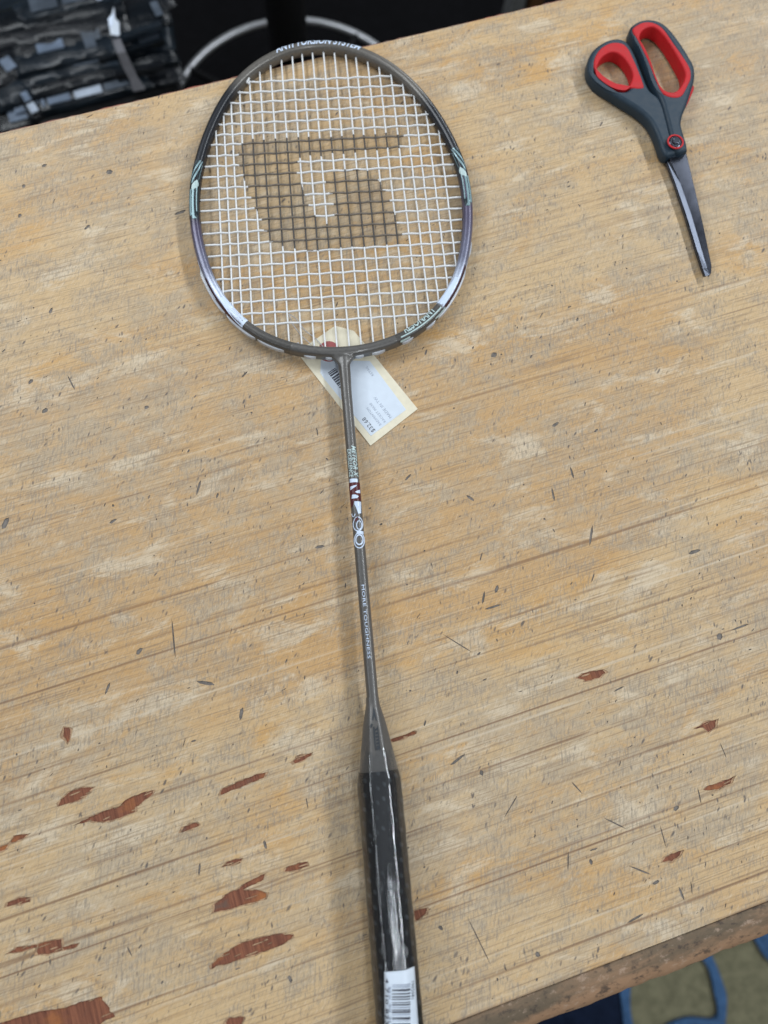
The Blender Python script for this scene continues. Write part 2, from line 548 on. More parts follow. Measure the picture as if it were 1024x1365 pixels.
M_PK = [packet_mat('black_wrapper', (0.0035, 0.005, 0.007), 0.20), packet_mat('slate_wrapper', (0.008, 0.012, 0.017), 0.22),
        packet_mat('charcoal_wrapper', (0.006, 0.007, 0.009), 0.26)]
M_STRAP = plain('grey_strap', (0.13, 0.13, 0.145), 0.6)
M_GREY = plain('grey_painted_metal', (0.16, 0.165, 0.17), 0.5, 0.2)
M_BROWN = plain('brown_varnished_wood', (0.12, 0.055, 0.022), 0.5, 0, 0.3, 40)

# ------------------------------------------------------------------ floor and bench
YB = at(0, 178)[1]; YF = at(740, 1311)[1]
XL, XR = -560.0, 700.0
floor = mesh('floor', [(-6000, -6000, 0), (6000, -6000, 0), (6000, 6000, 0), (-6000, 6000, 0)], [(0, 1, 2, 3)], M_FLOOR, None, False)
floor['kind'] = 'structure'


def carpet_shape(name, px, mat, z=4.0, sm=5):
    lp = smooth_loop([at(x, y, z - TZ * 1000)[:2] for x, y in px], sm)
    V, F = slab([lp], 0.5, z, 0)
    return mesh(name, V, F, mat, floor, False)


zc = lambda p: zoomed(740, 1150, 3.606, p)
carpet_shape('navy_motif', zc([(-250, 1300), (-250, 400), (150, 480), (315, 600), (322, 700), (334, 800), (300, 1300)]), M_NAVY)
carpet_shape('blue_motif', zc([(312, 560), (322, 690), (336, 800), (372, 1000), (430, 990), (380, 800), (362, 690), (360, 560)]), M_BLUE, 8)
carpet_shape('blue_motif', zc([(690, 430), (740, 510), (765, 610), (778, 745), (640, 748), (540, 785), (480, 850), (530, 880), (640, 800), (800, 790), (820, 760),
                              (826, 650), (808, 580), (770, 480), (740, 430)]), M_BLUE, 8)
carpet_shape('blue_motif', zc([(960, 330), (985, 410), (1040, 480), (1150, 540), (1240, 500), (1200, 350), (1080, 300)]), M_BLUE, 8)

bench = empty('workbench', Matrix.Translation((0, 0, 0)), 'worn pale plywood workbench top with red-brown chips, under the racket and scissors', 'table')

chips = []
z7 = lambda p: zoomed(0, 1000, 2.438, p)
z4 = lambda p: zoomed(560, 800, 2.207, p)
chips += [z7(p) for p in [
    [(192, 180), (200, 160), (225, 135), (265, 122), (300, 122), (290, 140), (260, 160), (225, 172)],
    [(240, 243), (300, 215), (345, 195), (385, 185), (410, 160), (460, 140), (497, 132), (490, 150), (440, 185), (435, 200), (390, 220), (330, 235), (300, 230)],
    [(718, 145), (720, 125), (770, 105), (830, 80), (865, 72), (860, 88), (800, 112), (760, 128)],
    [(592, 265), (600, 248), (640, 235), (650, 243), (620, 258)],
    [(725, 378), (740, 362), (785, 352), (780, 365), (745, 375)],
    [(693, 528), (700, 500), (740, 465), (780, 450), (800, 430), (860, 403), (858, 422), (820, 438), (790, 455), (830, 455), (868, 465), (865, 482), (800, 500), (750, 515)],
    [(685, 712), (690, 695), (730, 660), (780, 630), (840, 610), (900, 598), (955, 600), (945, 612), (920, 632), (860, 655), (800, 672), (740, 695), (705, 700)],
    [(120, 665), (125, 630), (160, 620), (200, 615), (200, 652), (160, 662)],
    [(25, 660), (60, 640), (118, 633), (116, 642), (70, 655)],
    [(205, 640), (255, 628), (250, 640), (210, 650)],
    [(-60, 905), (0, 888), (60, 868), (140, 845), (200, 840), (270, 815), (330, 800), (345, 820), (372, 865), (330, 885), (290, 930), (120, 960), (-60, 960)],
    [(735, 885), (745, 870), (790, 868), (785, 900), (760, 930), (735, 905)],
    [(25, 508), (30, 492), (60, 482), (100, 480), (98, 492), (60, 500)],
    [(-20, 320), (22, 308), (18, 322), (-10, 332)],
    [(955, 35), (970, 18), (1010, 10), (1005, 20), (980, 35), (962, 42)],
    [(930, 393), (935, 380), (970, 368), (1000, 363), (998, 378), (960, 390)],
    [(38, 300), (45, 280), (95, 270), (70, 290)]]]
chips += [z4(p) for p in [
    [(465, 228), (480, 215), (540, 203), (548, 212), (525, 228), (490, 238)],
    [(810, 378), (840, 360), (873, 352), (868, 375), (850, 388), (835, 375)],
    [(835, 558), (845, 548), (895, 532), (925, 518), (915, 538), (880, 555), (850, 560)],
    [(715, 770), (725, 752), (770, 738), (765, 752), (740, 768)],
    [(0, 935), (0, 910), (18, 908), (15, 925)]]]
chips += [zoomed(0, 480, 2.2756, [(190, 1115), (212, 1115), (215, 1140), (203, 1160), (196, 1150)]),
          zoomed(450, 900, 8.53, [(600, 735), (660, 712), (760, 680), (850, 640), (890, 640), (900, 660), (850, 690), (760, 715), (640, 760), (610, 755)]),
          zoomed(460, 1180, 7.377, [(680, 262), (740, 235), (800, 245), (760, 290), (720, 340), (690, 350)])]
nicks = []
# long dark scores and marks that stand out: (x0, y0, x1, y1, width) in photo pixels
marks = [(229, 824, 234, 878, 2.4), (182, 872, 190, 864, 6), (262, 908, 286, 913, 6), (320, 960, 324, 943, 5), (140, 926, 147, 910, 3), (660, 476, 657, 470, 9),
         (736, 568, 745, 563, 5), (792, 576, 797, 572, 3), (918, 738, 934, 733, 6), (957, 852, 962, 845, 8), (643, 805, 646, 788, 3), (646, 812, 668, 806, 3),
         (760, 622, 765, 638, 3), (622, 660, 632, 668, 4), (736, 650, 739, 668, 3), (790, 700, 786, 728, 3), (660, 790, 664, 780, 4), (786, 1150, 790, 1148, 7),
         (715, 1275, 719, 1270, 6), (762, 1042, 776, 1058, 2), (758, 1136, 757, 1160, 2.2), (832, 915, 818, 922, 2.2), (776, 884, 782, 906, 2), (622, 1220, 655, 1288, 1.3),
         (655, 1288, 674, 1345, 1.2), (805, 1090, 835, 1105, 2), (585, 1234, 590, 1240, 5), (836, 1230, 858, 1218, 2.5), (838, 1154, 868, 1166, 2.2), (905, 1182, 912, 1200, 2.5),
         (930, 1185, 915, 1218, 2.5), (880, 1100, 888, 1130, 2), (690, 1060, 672, 1090, 2), (640, 1032, 644, 1028, 7), (100, 520, 90, 500, 2.4), (196, 545, 194, 541, 6),
         (330, 495, 322, 503, 3), (424, 582, 422, 570, 2), (156, 692, 146, 697, 4), (44, 506, 38, 512, 5), (420, 730, 433, 728, 4), (12, 690, 3, 705, 7),
         (268, 640, 262, 660, 3), (355, 1132, 352, 1120, 3), (265, 1168, 267, 1150, 3), (388, 1310, 385, 1300, 5), (64, 545, 56, 550, 5), (248, 280, 232, 286, 5),
         (148, 232, 143, 227, 9), (60, 222, 58, 219, 7), (30, 250, 33, 246, 5), (120, 300, 112, 306, 4), (70, 410, 66, 418, 4), (25, 290, 28, 285, 5),
         (655, 800, 722, 838, 1.2), (590, 845, 630, 870, 1.4), (620, 1005, 600, 1020, 4), (590, 1000, 612, 1010, 2), (110, 1300, 152, 1364, 1.4), (170, 1262, 176, 1275, 2),
         (88, 1120, 95, 1098, 2), (540, 640, 548, 632, 3), (975, 840, 998, 832, 2.5), (930, 1050, 935, 1072, 2), (960, 990, 968, 1010, 1.5), (898, 1080, 905, 1075, 5)]


def nick_poly(a, b, wd):
    d = (b - a); L = max(d.length, 0.3); d = d / L; n = Vector((-d.y, d.x))
    j = lambda: rnd.uniform(0.6, 1.15)
    q = L * 0.28
    return [a - d * 0.1, a + d * q + n * wd * j() / 2, b - d * q * 0.7 + n * wd * j() / 2, b + d * 0.1, b - d * q - n * wd * j() / 2, a + d * q * 0.7 - n * wd * j() / 2]


def v2(p): return Vector((p[0], p[1]))


for x0, y0, x1, y1, wd in marks:
    nicks.append(nick_poly(v2(at(x0, y0)), v2(at(x1, y1)), wd * 0.5))
while len(nicks) < 760:
    x, y = rnd.uniform(-330, 400), rnd.uniform(YF + 3, YB - 3)
    dens = 0.35 + 0.65 * (0.5 + 0.5 * sin(x * 0.021 + 1.3) * sin(y * 0.017 + x * 0.006))
    dens = dens ** 2.2
    if y > 300: dens *= 0.45
    if rnd.random() > dens: continue
    L = rnd.lognormvariate(0.55, 0.55); wd = min(1.7, max(0.32, rnd.lognormvariate(-0.55, 0.5)))
    if rnd.random() < 0.16: ang = rnd.uniform(-0.1, 0.15)
    else: ang = rnd.gauss(0.95, 0.38)
    d = Vector((cos(ang), sin(ang))) * min(L, 7) * 0.5
    nicks.append(nick_poly(Vector((x, y)) - d, Vector((x, y)) + d, wd))

chip_loops = [[v2(at(x, y)) for x, y in c] for c in chips]


def ragged(lp):
    out = []
    for i in range(len(lp)):
        a, b = lp[i], lp[(i + 1) % len(lp)]
        k = max(1, int((b - a).length / 1.6))
        for q in range(k):
            p = a.lerp(b, q / k)
            out.append(p + Vector((rnd.uniform(-0.8, 0.8), rnd.uniform(-0.26, 0.26))))
    return out


chip_loops = [ragged(c) for c in chip_loops]
def torn(lp):
    c = sum(lp, Vector((0, 0))) / len(lp); out = []
    for p in lp:
        d = p - c; L = max(d.length, 0.1)
        out.append(p + Vector((d.x / L * rnd.uniform(0.3, 2.2), d.y / L * rnd.uniform(0.25, 1.1) + rnd.uniform(-.1, .1))))
    return out


slivers = []
for c_ in chip_loops:
    x0_, x1_, y0_, y1_ = min(p.x for p in c_), max(p.x for p in c_), min(p.y for p in c_), max(p.y for p in c_)
    if x1_ - x0_ < 12: continue
    for _ in range(2 + int((x1_ - x0_) / 10)):
        a_ = Vector((rnd.uniform(x0_, x1_), rnd.uniform(y0_, y1_))); L_ = rnd.uniform(2.5, 9)
        slivers.append(nick_poly(a_, a_ + Vector((L_, rnd.uniform(-0.4, 0.6))), rnd.uniform(0.25, 0.9)))


boxes = []
def bb(l): return min(p.x for p in l), max(p.x for p in l), min(p.y for p in l), max(p.y for p in l)
loops = [[Vector((XL, YF)), Vector((XR, YF)), Vector((XR, YB)), Vector((XL, YB))]]
cls = [0]
for lp, k in [(c, 1) for c in chip_loops] + [(torn(c), 3) for c in chip_loops] + [(c, 4) for c in slivers] + [(c, 2) for c in nicks]:
    b = bb(lp)
    if b[2] < YF + 0.5 or b[3] > YB - 0.5 or b[0] < XL + 1: continue
    if any(b[0] < o[1] + .3 and b[1] > o[0] - .3 and b[2] < o[3] + .3 and b[3] > o[2] - .3 for o in boxes) and k == 2: continue
    if area2(lp) < 0: lp = lp[::-1]
    boxes.append(b); loops.append(lp); cls.append(k)
V2, FL = [], []
for lp in loops:
    n = len(V2); V2 += lp; FL.append([n + i for i in range(len(lp))])
cv, ce, cf, _, _, cof = geometry.delaunay_2d_cdt(V2, [], FL, 0, 1e-5)
DEP = {0: 0.0, 1: -0.7, 2: -0.40, 3: -0.35, 4: -0.45}
PRI = {0: 0, 3: 1, 2: 2, 1: 3}
fcls = []
for f, of in zip(cf, cof):
    m_ = sum((cv[i] for i in f), Vector((0, 0))) / len(f)
    ks_ = [cls[k] for k in of if k and inside(m_, loops[k])]
    if 4 in ks_ and 1 in ks_: fcls.append(4); continue
    fcls.append(max([q for q in ks_ if q != 4] + [0], key=lambda q: PRI[q]))
vid, TV, TF, TI, edges = {}, [], [], [], {}
def gv(i, k):
    if (i, k) not in vid:
        vid[(i, k)] = len(TV); TV.append((cv[i].x, cv[i].y, DEP[k]))
    return vid[(i, k)]
for f, k in zip(cf, fcls):
    TF.append(tuple(gv(i, k) for i in f)); TI.append(k)
    for a, b in zip(f, list(f[1:]) + [f[0]]):
        edges.setdefault((min(a, b), max(a, b)), []).append(k)
for (a, b), ks in edges.items():
    if len(ks) == 2 and ks[0] != ks[1]:
        hi, lo = sorted(ks, key=lambda q: -DEP[q])
        TF.append((gv(a, hi), gv(b, hi), gv(b, lo), gv(a, lo))); TI.append(lo)
# underside and sides of the board
n0 = len(TV)
TV += [(XL, YF, 0), (XR, YF, 0), (XR, YB, 0), (XL, YB, 0), (XL, YF, -30), (XR, YF, -30), (XR, YB, -30), (XL, YB, -30)]
for q in ((0, 1, 5, 4), (1, 2, 6, 5), (2, 3, 7, 6), (3, 0, 4, 7), (7, 6, 5, 4)):
    TF.append(tuple(n0 + i for i in q)); TI.append(0)
top = mesh('tabletop', TV, TF, [M_TOP, M_CHIP, M_GRIME, M_TORN, M_TORN], bench, False, TI, loc=(0, 0, TZ))

# front edging: a rounded, knocked hardwood lip; back edge: a thin painted strip
prof = [(-0.7, -1.2), (-2.5, -0.5), (-6, -0.8), (-10, -2.0), (-14, -3.8), (-17.5, -6.4), (-20.3, -10), (-21.6, -15), (-21.8, -30), (-0.7, -30)]
EV, EF = [], []; nx = 260
for i in range(nx + 1):
    x = XL + (XR - XL) * i / nx
    wob = 0.8 * sin(x * 0.037) + 0.6 * sin(x * 0.11 + 2)
    for k, (a, b) in enumerate(prof):
        j = 0 if k in (0, 8, 9) else 1
        EV.append((x, YF + a + j * (rnd.uniform(-0.45, 0.45) + wob * (k / 7 if k < 8 else 0) * 0.6), b + j * rnd.uniform(-0.35, 0.3)))
for i in range(nx):
    for k in range(len(prof)):
        l = (k + 1) % len(prof)
        EF.append((i * 10 + k, i * 10 + l, (i + 1) * 10 + l, (i + 1) * 10 + k))
EF += [tuple(range(10)), tuple(nx * 10 + k for k in range(10))]
mesh('front_edging', EV, EF, M_EDGE, bench, True, loc=(0, 0, TZ), angle=50)
BV, BF = [], []
for i in range(nx + 1):
    x = XL + (XR - XL) * i / nx; q = rnd.uniform(-0.5, 0.5)
    BV += [(x, YB + 0.05, -30), (x, YB + 0.05, -0.5 + q * 0.3), (x, YB + 1.5 + q, -1.0), (x, YB + 2.2 + q, -2.6), (x, YB + 2.2, -30)]
for i in range(nx):
    for k in range(5):
        l = (k + 1) % 5
        BF.append((i * 5 + k, i * 5 + l, (i + 1) * 5 + l, (i + 1) * 5 + k))
mesh('back_edging', BV, BF, M_BEDGE, bench, True, loc=(0, 0, TZ), angle=50)
for x in (XL + 60, XR - 60):
    for y in (YF + 60, YB - 60):
        V, F = box(x - 25, x + 25, y - 25, y + 25, 0, TZ * 1000 - 30, 2)
        mesh('leg', V, F, M_GREY, bench)

# ------------------------------------------------------------------ the racket
RO = Vector((61.0676, 213.3208, 8.5))
RU = Vector((0.975159, -0.221506, 0.0)); RV = Vector((0.2214816, 0.9750513, -0.0148609)); RW = Vector((0.0032918, 0.0144917, 0.9998896))
RM = Matrix((RU, RV, RW)).transposed()
racket = empty('badminton_racket', Matrix.Translation(W(RO)) @ RM.to_4x4(),
               'gunmetal and black badminton racket with white strings and film-wrapped handle, lying on the workbench', 'badminton racket')


def rk(px, py, wz=0.0):
    """photo pixel -> racket coordinates (mm) on the plane wz over its middle"""
    r = RC @ Vector((px - CX, -(py - CY), -F_PX)); C = Vector((0, 0, HC))
    s = ((RO + RW * wz - C).dot(RW)) / r.dot(RW)
    P = C + r * s - RO
    return P.dot(RU), P.dot(RV)


HCN = Vector((1.503, 125.0))
CO = [113.781, -0.239, -1.743, -14.64, 0.052, 0.373, -2.304, 0.734, 0.179, -0.005, 0.859, 0.373, -0.023]
def rad(th):
    r = CO[0]
    for k in range(1, 7):
        r += CO[2 * k - 1] * cos(k * th) + CO[2 * k] * sin(k * th)
    return r - 0.5
def outer_pt(th):
    r = rad(th); return HCN + Vector((cos(th), sin(th))) * r
def frame_axes(th):
    p = outer_pt(th); d = (outer_pt(th + 0.002) - outer_pt(th - 0.002)).normalized()
    nin = Vector((-d.y, d.x))          # inwards
    return p, d, nin
FA, FB = 3.65, 5.1                     # half width, half depth of the tube
def section(ph, k=2.6):
    c, s = cos(ph), sin(ph)
    return math.copysign(abs(c) ** (2 / k), c), math.copysign(abs(s) ** (2 / k), s)
def frame_pt(th, ph, off=0.0):
    p, d, nin = frame_axes(th)
    a, b = section(ph)
    q = p + nin * FA - nin * (a * (FA + off))
    return Vector((q.x, q.y, b * (FB + off)))
def theta_of(px, py):
    u, v = rk(px, py); return math.atan2(v - HCN.y, u - HCN.x) % (2 * pi)

GUN = (0.150, 0.139, 0.124); BLK = (0.008, 0.010, 0.016); PUR = (0.085, 0.072, 0.130); LAV = (0.15, 0.155, 0.23); WHT = (0.60, 0.68, 0.84); CH = (0.088, 0.083, 0.077)
stops = [(theta_of(631, 285), PUR), (theta_of(622, 215), BLK), (theta_of(585, 150), BLK), (theta_of(556, 117), GUN), (theta_of(445, 60), GUN),
         (theta_of(322, 101), GUN), (theta_of(296, 132), BLK), (theta_of(252, 290), BLK), (theta_of(255, 312), PUR), (theta_of(266, 362), LAV),
         (theta_of(286, 400), WHT), (theta_of(316, 436), WHT), (theta_of(322, 441), CH), (theta_of(455, 478), CH), (theta_of(560, 446), CH),
         (theta_of(590, 417), CH), (theta_of(596, 411), WHT), (theta_of(613, 386), WHT), (theta_of(626, 345), LAV)]
stops.sort()
def paint(th):
    th %= 2 * pi
    ss = stops + [(stops[0][0] + 2 * pi, stops[0][1])]
    if th < stops[0][0]: th += 2 * pi
    for (a, ca), (b, cb) in zip(ss, ss[1:]):
        if a <= th <= b:
            t = (th - a) / max(1e-6, b - a); t = t * t * (3 - 2 * t)
            return tuple(x + (y - x) * t for x, y in zip(ca, cb))
    return GUN
NTH, NPH = 480, 20
FV = [frame_pt(2 * pi * i / NTH, 2 * pi * k / NPH) for i in range(NTH) for k in range(NPH)]
FF = [(i * NPH + k, i * NPH + (k + 1) % NPH, ((i + 1) % NTH) * NPH + (k + 1) % NPH, ((i + 1) % NTH) * NPH + k) for i in range(NTH) for k in range(NPH)]
fr = mesh('frame', FV, FF, M_FRAME, racket, True, angle=80)
ca = fr.data.color_attributes.new('paint', 'FLOAT_COLOR', 'POINT')
MAR = (0.055, 0.010, 0.020)
for i in range(NTH):
    pc = paint(2 * pi * i / NTH)
    for k in range(NPH):
        ph = 2 * pi * k / NPH; c = pc
        if cos(ph) > 0.55 and 0.10 < pc[2] - pc[1] < 0.5: c = MAR
        ca.data[i * NPH + k].color = (*c, 1)


def on_frame(th0, th1, a0, a1, off=0.15, n=None):
    """strip of print on the upper face: a = -1 outer side .. +1 inner side"""
    n = n or max(2, int(abs(th1 - th0) / 0.02))
    V, F = [], []
    for i in range(n + 1):
        th = th0 + (th1 - th0) * i / n
        e0 = a0(i / n) if callable(a0) else a0; e1 = a1(i / n) if callable(a1) else a1
        for m in range(4):
            a = e0 + (e1 - e0) * m / 3
            V.append(frame_pt(th, pi / 2 + a * pi / 2, off))
    for i in range(n):
        for m in range(3):
            F.append((i * 4 + m, i * 4 + m + 1, i * 4 + m + 5, i * 4 + m + 4))
    return V, F


def text_on_frame(s, th_left, th_right, a_base, a_top, shear=0.3):
    """lettering following the tube, its tops towards the outer side of the head"""
    T = text_mesh(s, 1.0, 1.0, shear, 0.025); wd = width(T)
    return [frame_pt(th_left + (th_right - th_left) * p[0] / wd, pi / 2 + (a_base + (a_top - a_base) * p[1] / 0.72) * pi / 2, 0.2) for p in T[0]], T[1]


V, F = text_on_frame('ANTI TORSION SYSTEM', theta_of(366, 72), theta_of(484, 67), 0.12, -0.60, 0.35)
mesh('frame_lettering', V, F, M_PALE, racket, False)
# side emblems: outlined teal shapes with a pale lozenge
def emblem(t0, t1, sgn):
    while t1 - t0 > pi: t1 -= 2 * pi
    tm = t0 + (t1 - t0) * 0.42; g = (t1 - t0)
    V, F = on_frame(t0, t1, lambda t: -0.55 + 0.35 * (2 * t - 1) ** 4, lambda t: 0.72 - 0.4 * (2 * t - 1) ** 4, 0.10)
    mesh('emblem_base', V, F, M_TEALD, racket, False)
    P = [on_frame(t0, t0 + g * 0.40, lambda t: 0.42 - 0.75 * t, lambda t: 0.58 - 0.75 * t),
         on_frame(t0, t0 + g * 0.36, lambda t: 0.14 - 0.70 * t, lambda t: 0.28 - 0.72 * t),
         on_frame(t0 + g * 0.05, t0 + g * 0.34, lambda t: 0.60 - 0.2 * t, lambda t: 0.66 - 0.2 * t),
         on_frame(t0 + g * 0.50, t1 - g * 0.06, -0.46, -0.20), on_frame(t0 + g * 0.50, t1, -0.12, 0.04),
         on_frame(t0 + g * 0.46, t1 - g * 0.12, 0.26, 0.40), on_frame(t1 - g * 0.13, t1, lambda t: -0.42 + 0.5 * t, lambda t: -0.30 + 0.55 * t)]
    V, F = join(*P); mesh('emblem_print', V, F, M_TEAL, racket, False)
    V, F = on_frame(t0 + g * 0.34, t0 + g * 0.52, lambda t: 0.22 - 0.38 * t - 0.2 * sin(pi * t), lambda t: 0.26 - 0.34 * t + 0.42 * sin(pi * t), 0.22)
    mesh('emblem_print', V, F, M_MINT, racket, False)
emblem(theta_of(261, 219), theta_of(253, 298), 1)
emblem(theta_of(612, 201), theta_of(630, 280), -1)
# lower right: row of mint lettering between two stripes; lower left: silver flash
ta, tb = theta_of(541, 457), theta_of(586, 418)
V, F = text_on_frame('RESONANT', ta + 0.012, tb - 0.01, 0.02, 0.78, 0.2)
mesh('frame_lettering', V, F, M_MINT, racket, False)
V, F = join(on_frame(ta - 0.02, tb + 0.02, -0.22, -0.08), on_frame(ta - 0.03, ta + 0.03, -0.75, -0.5), on_frame(tb - 0.05, tb + 0.04, -0.75, -0.55))
mesh('frame_stripe', V, F, M_MINT, racket, False)
FLASH = (on_frame(theta_of(290, 405), theta_of(323, 441), lambda t: -0.15 - 0.5 * t, lambda t: 0.30 + 0.75 * min(1, t * 1.6) - 0.6 * max(0, t - 0.72) * 3.5),
            on_frame(theta_of(592, 414), theta_of(616, 378), lambda t: -0.30 + 0.25 * t, lambda t: 0.85 - 0.7 * t),
            on_frame(theta_of(262, 352), theta_of(288, 402), -0.72, -0.60), on_frame(theta_of(600, 405), theta_of(624, 352), -0.80, -0.68))
for V, F in FLASH: mesh('frame_flash', V, F, M_PALE, racket, False)
# clear grommet guard along the outer side, and the black grommet barrels on the inner side
def guard(t0, t1, mat, out=1.1, hz=1.5):
    out *= 0.85
    n = max(4, int(abs(t1 - t0) / 0.02)); V, F = [], []
    for i in range(n + 1):
        th = t0 + (t1 - t0) * i / n
        p, d, nin = frame_axes(th)
        e = min(1, min(i, n - i) / 1.5 + 0.12)
        for a, z in ((-out * e, -hz), (-out * e, hz), (0.9, hz + 0.7), (0.9, -hz - 0.7)):
            q = p + nin * a; V.append((q.x, q.y, z))
    for i in range(n):
        for k in range(4):
            l = (k + 1) % 4
            F.append((i * 4 + k, i * 4 + l, i * 4 + 4 + l, i * 4 + 4 + k))
    F += [(0, 1, 2, 3), (n * 4, n * 4 + 1, n * 4 + 2, n * 4 + 3)]
    return mesh('grommet_guard', V, F, mat, racket, True)
def GU(a, b, m, *k): guard(theta_of(*a), theta_of(*b), m, *k)
GU((266, 362), (300, 419), M_CLEARW, 1.4); GU((302, 421), (340, 453), M_CLEARW, 1.2); GU((343, 455), (378, 471), M_CLEARW, 0.9)
GU((405, 477), (421, 480), M_CLEARW, 1.2); GU((434, 480), (444, 480), M_CLEARW, 1.1); GU((474, 481), (486, 478), M_CLEARW, 1.1); GU((497, 475), (514, 469), M_CLEARW, 1.2)
GU((537, 459), (551, 451), M_CLEARW, 1.1); GU((568, 438), (580, 428), M_CLEARW, 1.2); GU((584, 424), (621, 362), M_CLEARW, 0.9); GU((626, 345), (630, 325), M_CLEARW, 0.8)
GU((290, 143), (445, 59), M_BLACK, 0.5); GU((452, 59), (600, 175), M_BLACK, 0.5)

# strings
US = [-77.5, -71.5, -65.6, -58.9, -51.2, -43.4, -35.2, -26.8, -18.6, -11.2, -3.4, 4.9, 13.0, 21.3, 28.7, 37.2, 45.3, 53.6, 61.5, 68.9, 76.4, 84.0]
VS = [223.1, 214.1, 205.3, 196.2, 187.5, 178.7, 170.3, 161.3, 152.6, 143.9, 134.6, 125.4, 116.6, 107.4, 98.4, 89.5, 80.5, 71.7, 62.4, 53.4, 44.2, 35.3, 26.7]
LOGO = [(57.6, 171.7), (53.7, 160.5), (-19.0, 156.3), (-20.6, 143.3), (-18.1, 129.1), (-12.0, 110.1), (-4.6, 100.4), (4.8, 109.0), (3.4, 118.4), (0.8, 127.9), (-1.4, 135.9),
        (3.9, 141.9), (21.1, 143.7), (32.6, 142.0), (37.2, 131.9), (42.0, 117.5), (45.1, 106.5), (48.2, 89.4), (46.0, 81.2), (11.9, 80.9), (-18.7, 80.2), (-35.6, 84.3),
        (-43.9, 89.3), (-47.2, 101.6), (-51.8, 115.7), (-55.8, 128.3), (-59.2, 141.0), (-62.1, 152.2), (-62.2, 163.3), (-58.5, 171.1), (-50.9, 173.1), (-2.8, 172.7), (45.8, 172.4)]
rim = []
for i in range(720):
    p, d, nin = frame_axes(2 * pi * i / 720); rim.append(p + nin * (FA * 1.5))
def span(fix, ax):
    hits = []
    for i in range(720):
        a, b = rim[i - 1], rim[i]
        if (a[ax] - fix) * (b[ax] - fix) <= 0 and a[ax] != b[ax]:
            t = (fix - a[ax]) / (b[ax] - a[ax]); hits.append(a[1 - ax] + (b[1 - ax] - a[1 - ax]) * t)
    return min(hits), max(hits)
gv_, gf_ = tube([(0, 0, 0), (0, 1.6, 0), (0, 3.4, 0)], lambda i: (1.35, 1.2, 0.85)[i], 8)
grommet_me = None
def grommet(u, v, ang):
    global grommet_me
    if grommet_me is None:
        o = mesh('grommet', gv_, gf_, M_BLACK, racket); grommet_me = o.data
    else:
        o = bpy.data.objects.new('grommet', grommet_me); link(o, racket)
    o.location = (u / 1000, v / 1000, 0); o.rotation_euler = (0, 0, ang)
def make_string(fix, ax, others, r, par):
    lo, hi = span(fix, ax); n = int((hi - lo) / 2.2); pts = []
    jit = rnd.uniform(-0.25, 0.25)
    for i in range(n + 1):
        s = lo + (hi - lo) * i / n
        z = 0.0; best = min(range(len(others)), key=lambda k: abs(others[k] - s)); d = abs(others[best] - s)
        z = (1 if (best + par) % 2 else -1) * 0.42 * max(0, cos(min(1, d / 4.3) * pi / 2)) * (1 if ax == 0 else -1)
        q = fix + jit * sin(pi * i / n)
        pts.append((q, s, z) if ax == 0 else (s, q, z))
    V, F = tube(pts, r, 7)
    idx = []
    for f in F:
        c = sum((V[i] for i in f), Vector()) / len(f)
        idx.append(1 if inside((c.x, c.y), LOGO) else 0)
    mesh('main_string' if ax == 0 else 'cross_string', V, F, [M_STRING, M_INK if ax == 0 else M_INK2], racket, True, idx, angle=60)
    if ax == 0:
        grommet(fix, lo - 1.2, 0); grommet(fix, hi + 1.2, pi)
    else:
        grommet(lo - 1.2, fix, -pi / 2); grommet(hi + 1.2, fix, pi / 2)
for k, u in enumerate(US): make_string(u, 0, VS, 0.63, k)
for k, v in enumerate(VS): make_string(v, 1, US, 0.73, k)
# the knot left of the top
V, F = tube([(-53.5, 221.5, 0.9), (-52.0, 223.2, 1.6), (-50.8, 222.0, 1.7), (-51.8, 220.6, 1.3), (-53.0, 221.8, 1.8), (-51.0, 224.6, 2.4)], 0.75, 7)
mesh('string_knot', V, F, M_STRING, racket)

# throat: the tube's bottom, the shaft's root and the two fillets melted into one body
P = []
arc = [1.5 * pi - 0.30 + 0.6 * i / 40 for i in range(41)]
TVv = [frame_pt(th, 2 * pi * k / NPH, 0.12) for th in arc for k in range(NPH)]
TFf = [(i * NPH + k, i * NPH + (k + 1) % NPH, (i + 1) * NPH + (k + 1) % NPH, (i + 1) * NPH + k) for i in range(40) for k in range(NPH)] + [tuple(range(NPH)), tuple(40 * NPH + k for k in range(NPH))]
P.append((TVv, TFf))
P.append(tube([(0.4, 3, 0), (0.4, -8, 0), (0.4, -20, 0), (0.3, -34, 0)], lambda i: (4.1, 4.1, 3.8, 3.62)[i], 24))
for s in (-1, 1):
    cvx = [(0.4, 3)] + [(0.4 + s * (3.2 + 9 * (1 - sin(a))), -0.6 - 10.0 * (1 - cos(a))) for a in [i * pi / 2 / 8 for i in range(9)]] + [(0.4, -10.6)]
    P.append(slab([[Vector(q) for q in cvx]], -3.2, 3.2, 1.2, 3, 1.2))
V, F = join(*P)
thr = mesh('throat', V, F, M_GUN, None, True)
mo = thr.modifiers.new('r', 'REMESH'); mo.mode = 'VOXEL'; mo.voxel_size = 0.0007
ms = thr.modifiers.new('s', 'SMOOTH'); ms.iterations = 9; ms.factor = 0.5
dg = bpy.context.evaluated_depsgraph_get(); dg.update()
me = bpy.data.meshes.new_from_object(thr.evaluated_get(dg))
bpy.data.objects.remove(thr)
me.name = 'throat'; me.materials.clear(); me.materials.append(M_GUN)
me.polygons.foreach_set('use_smooth', [True] * len(me.polygons))
thr = bpy.data.objects.new('throat', me); link(thr, racket)

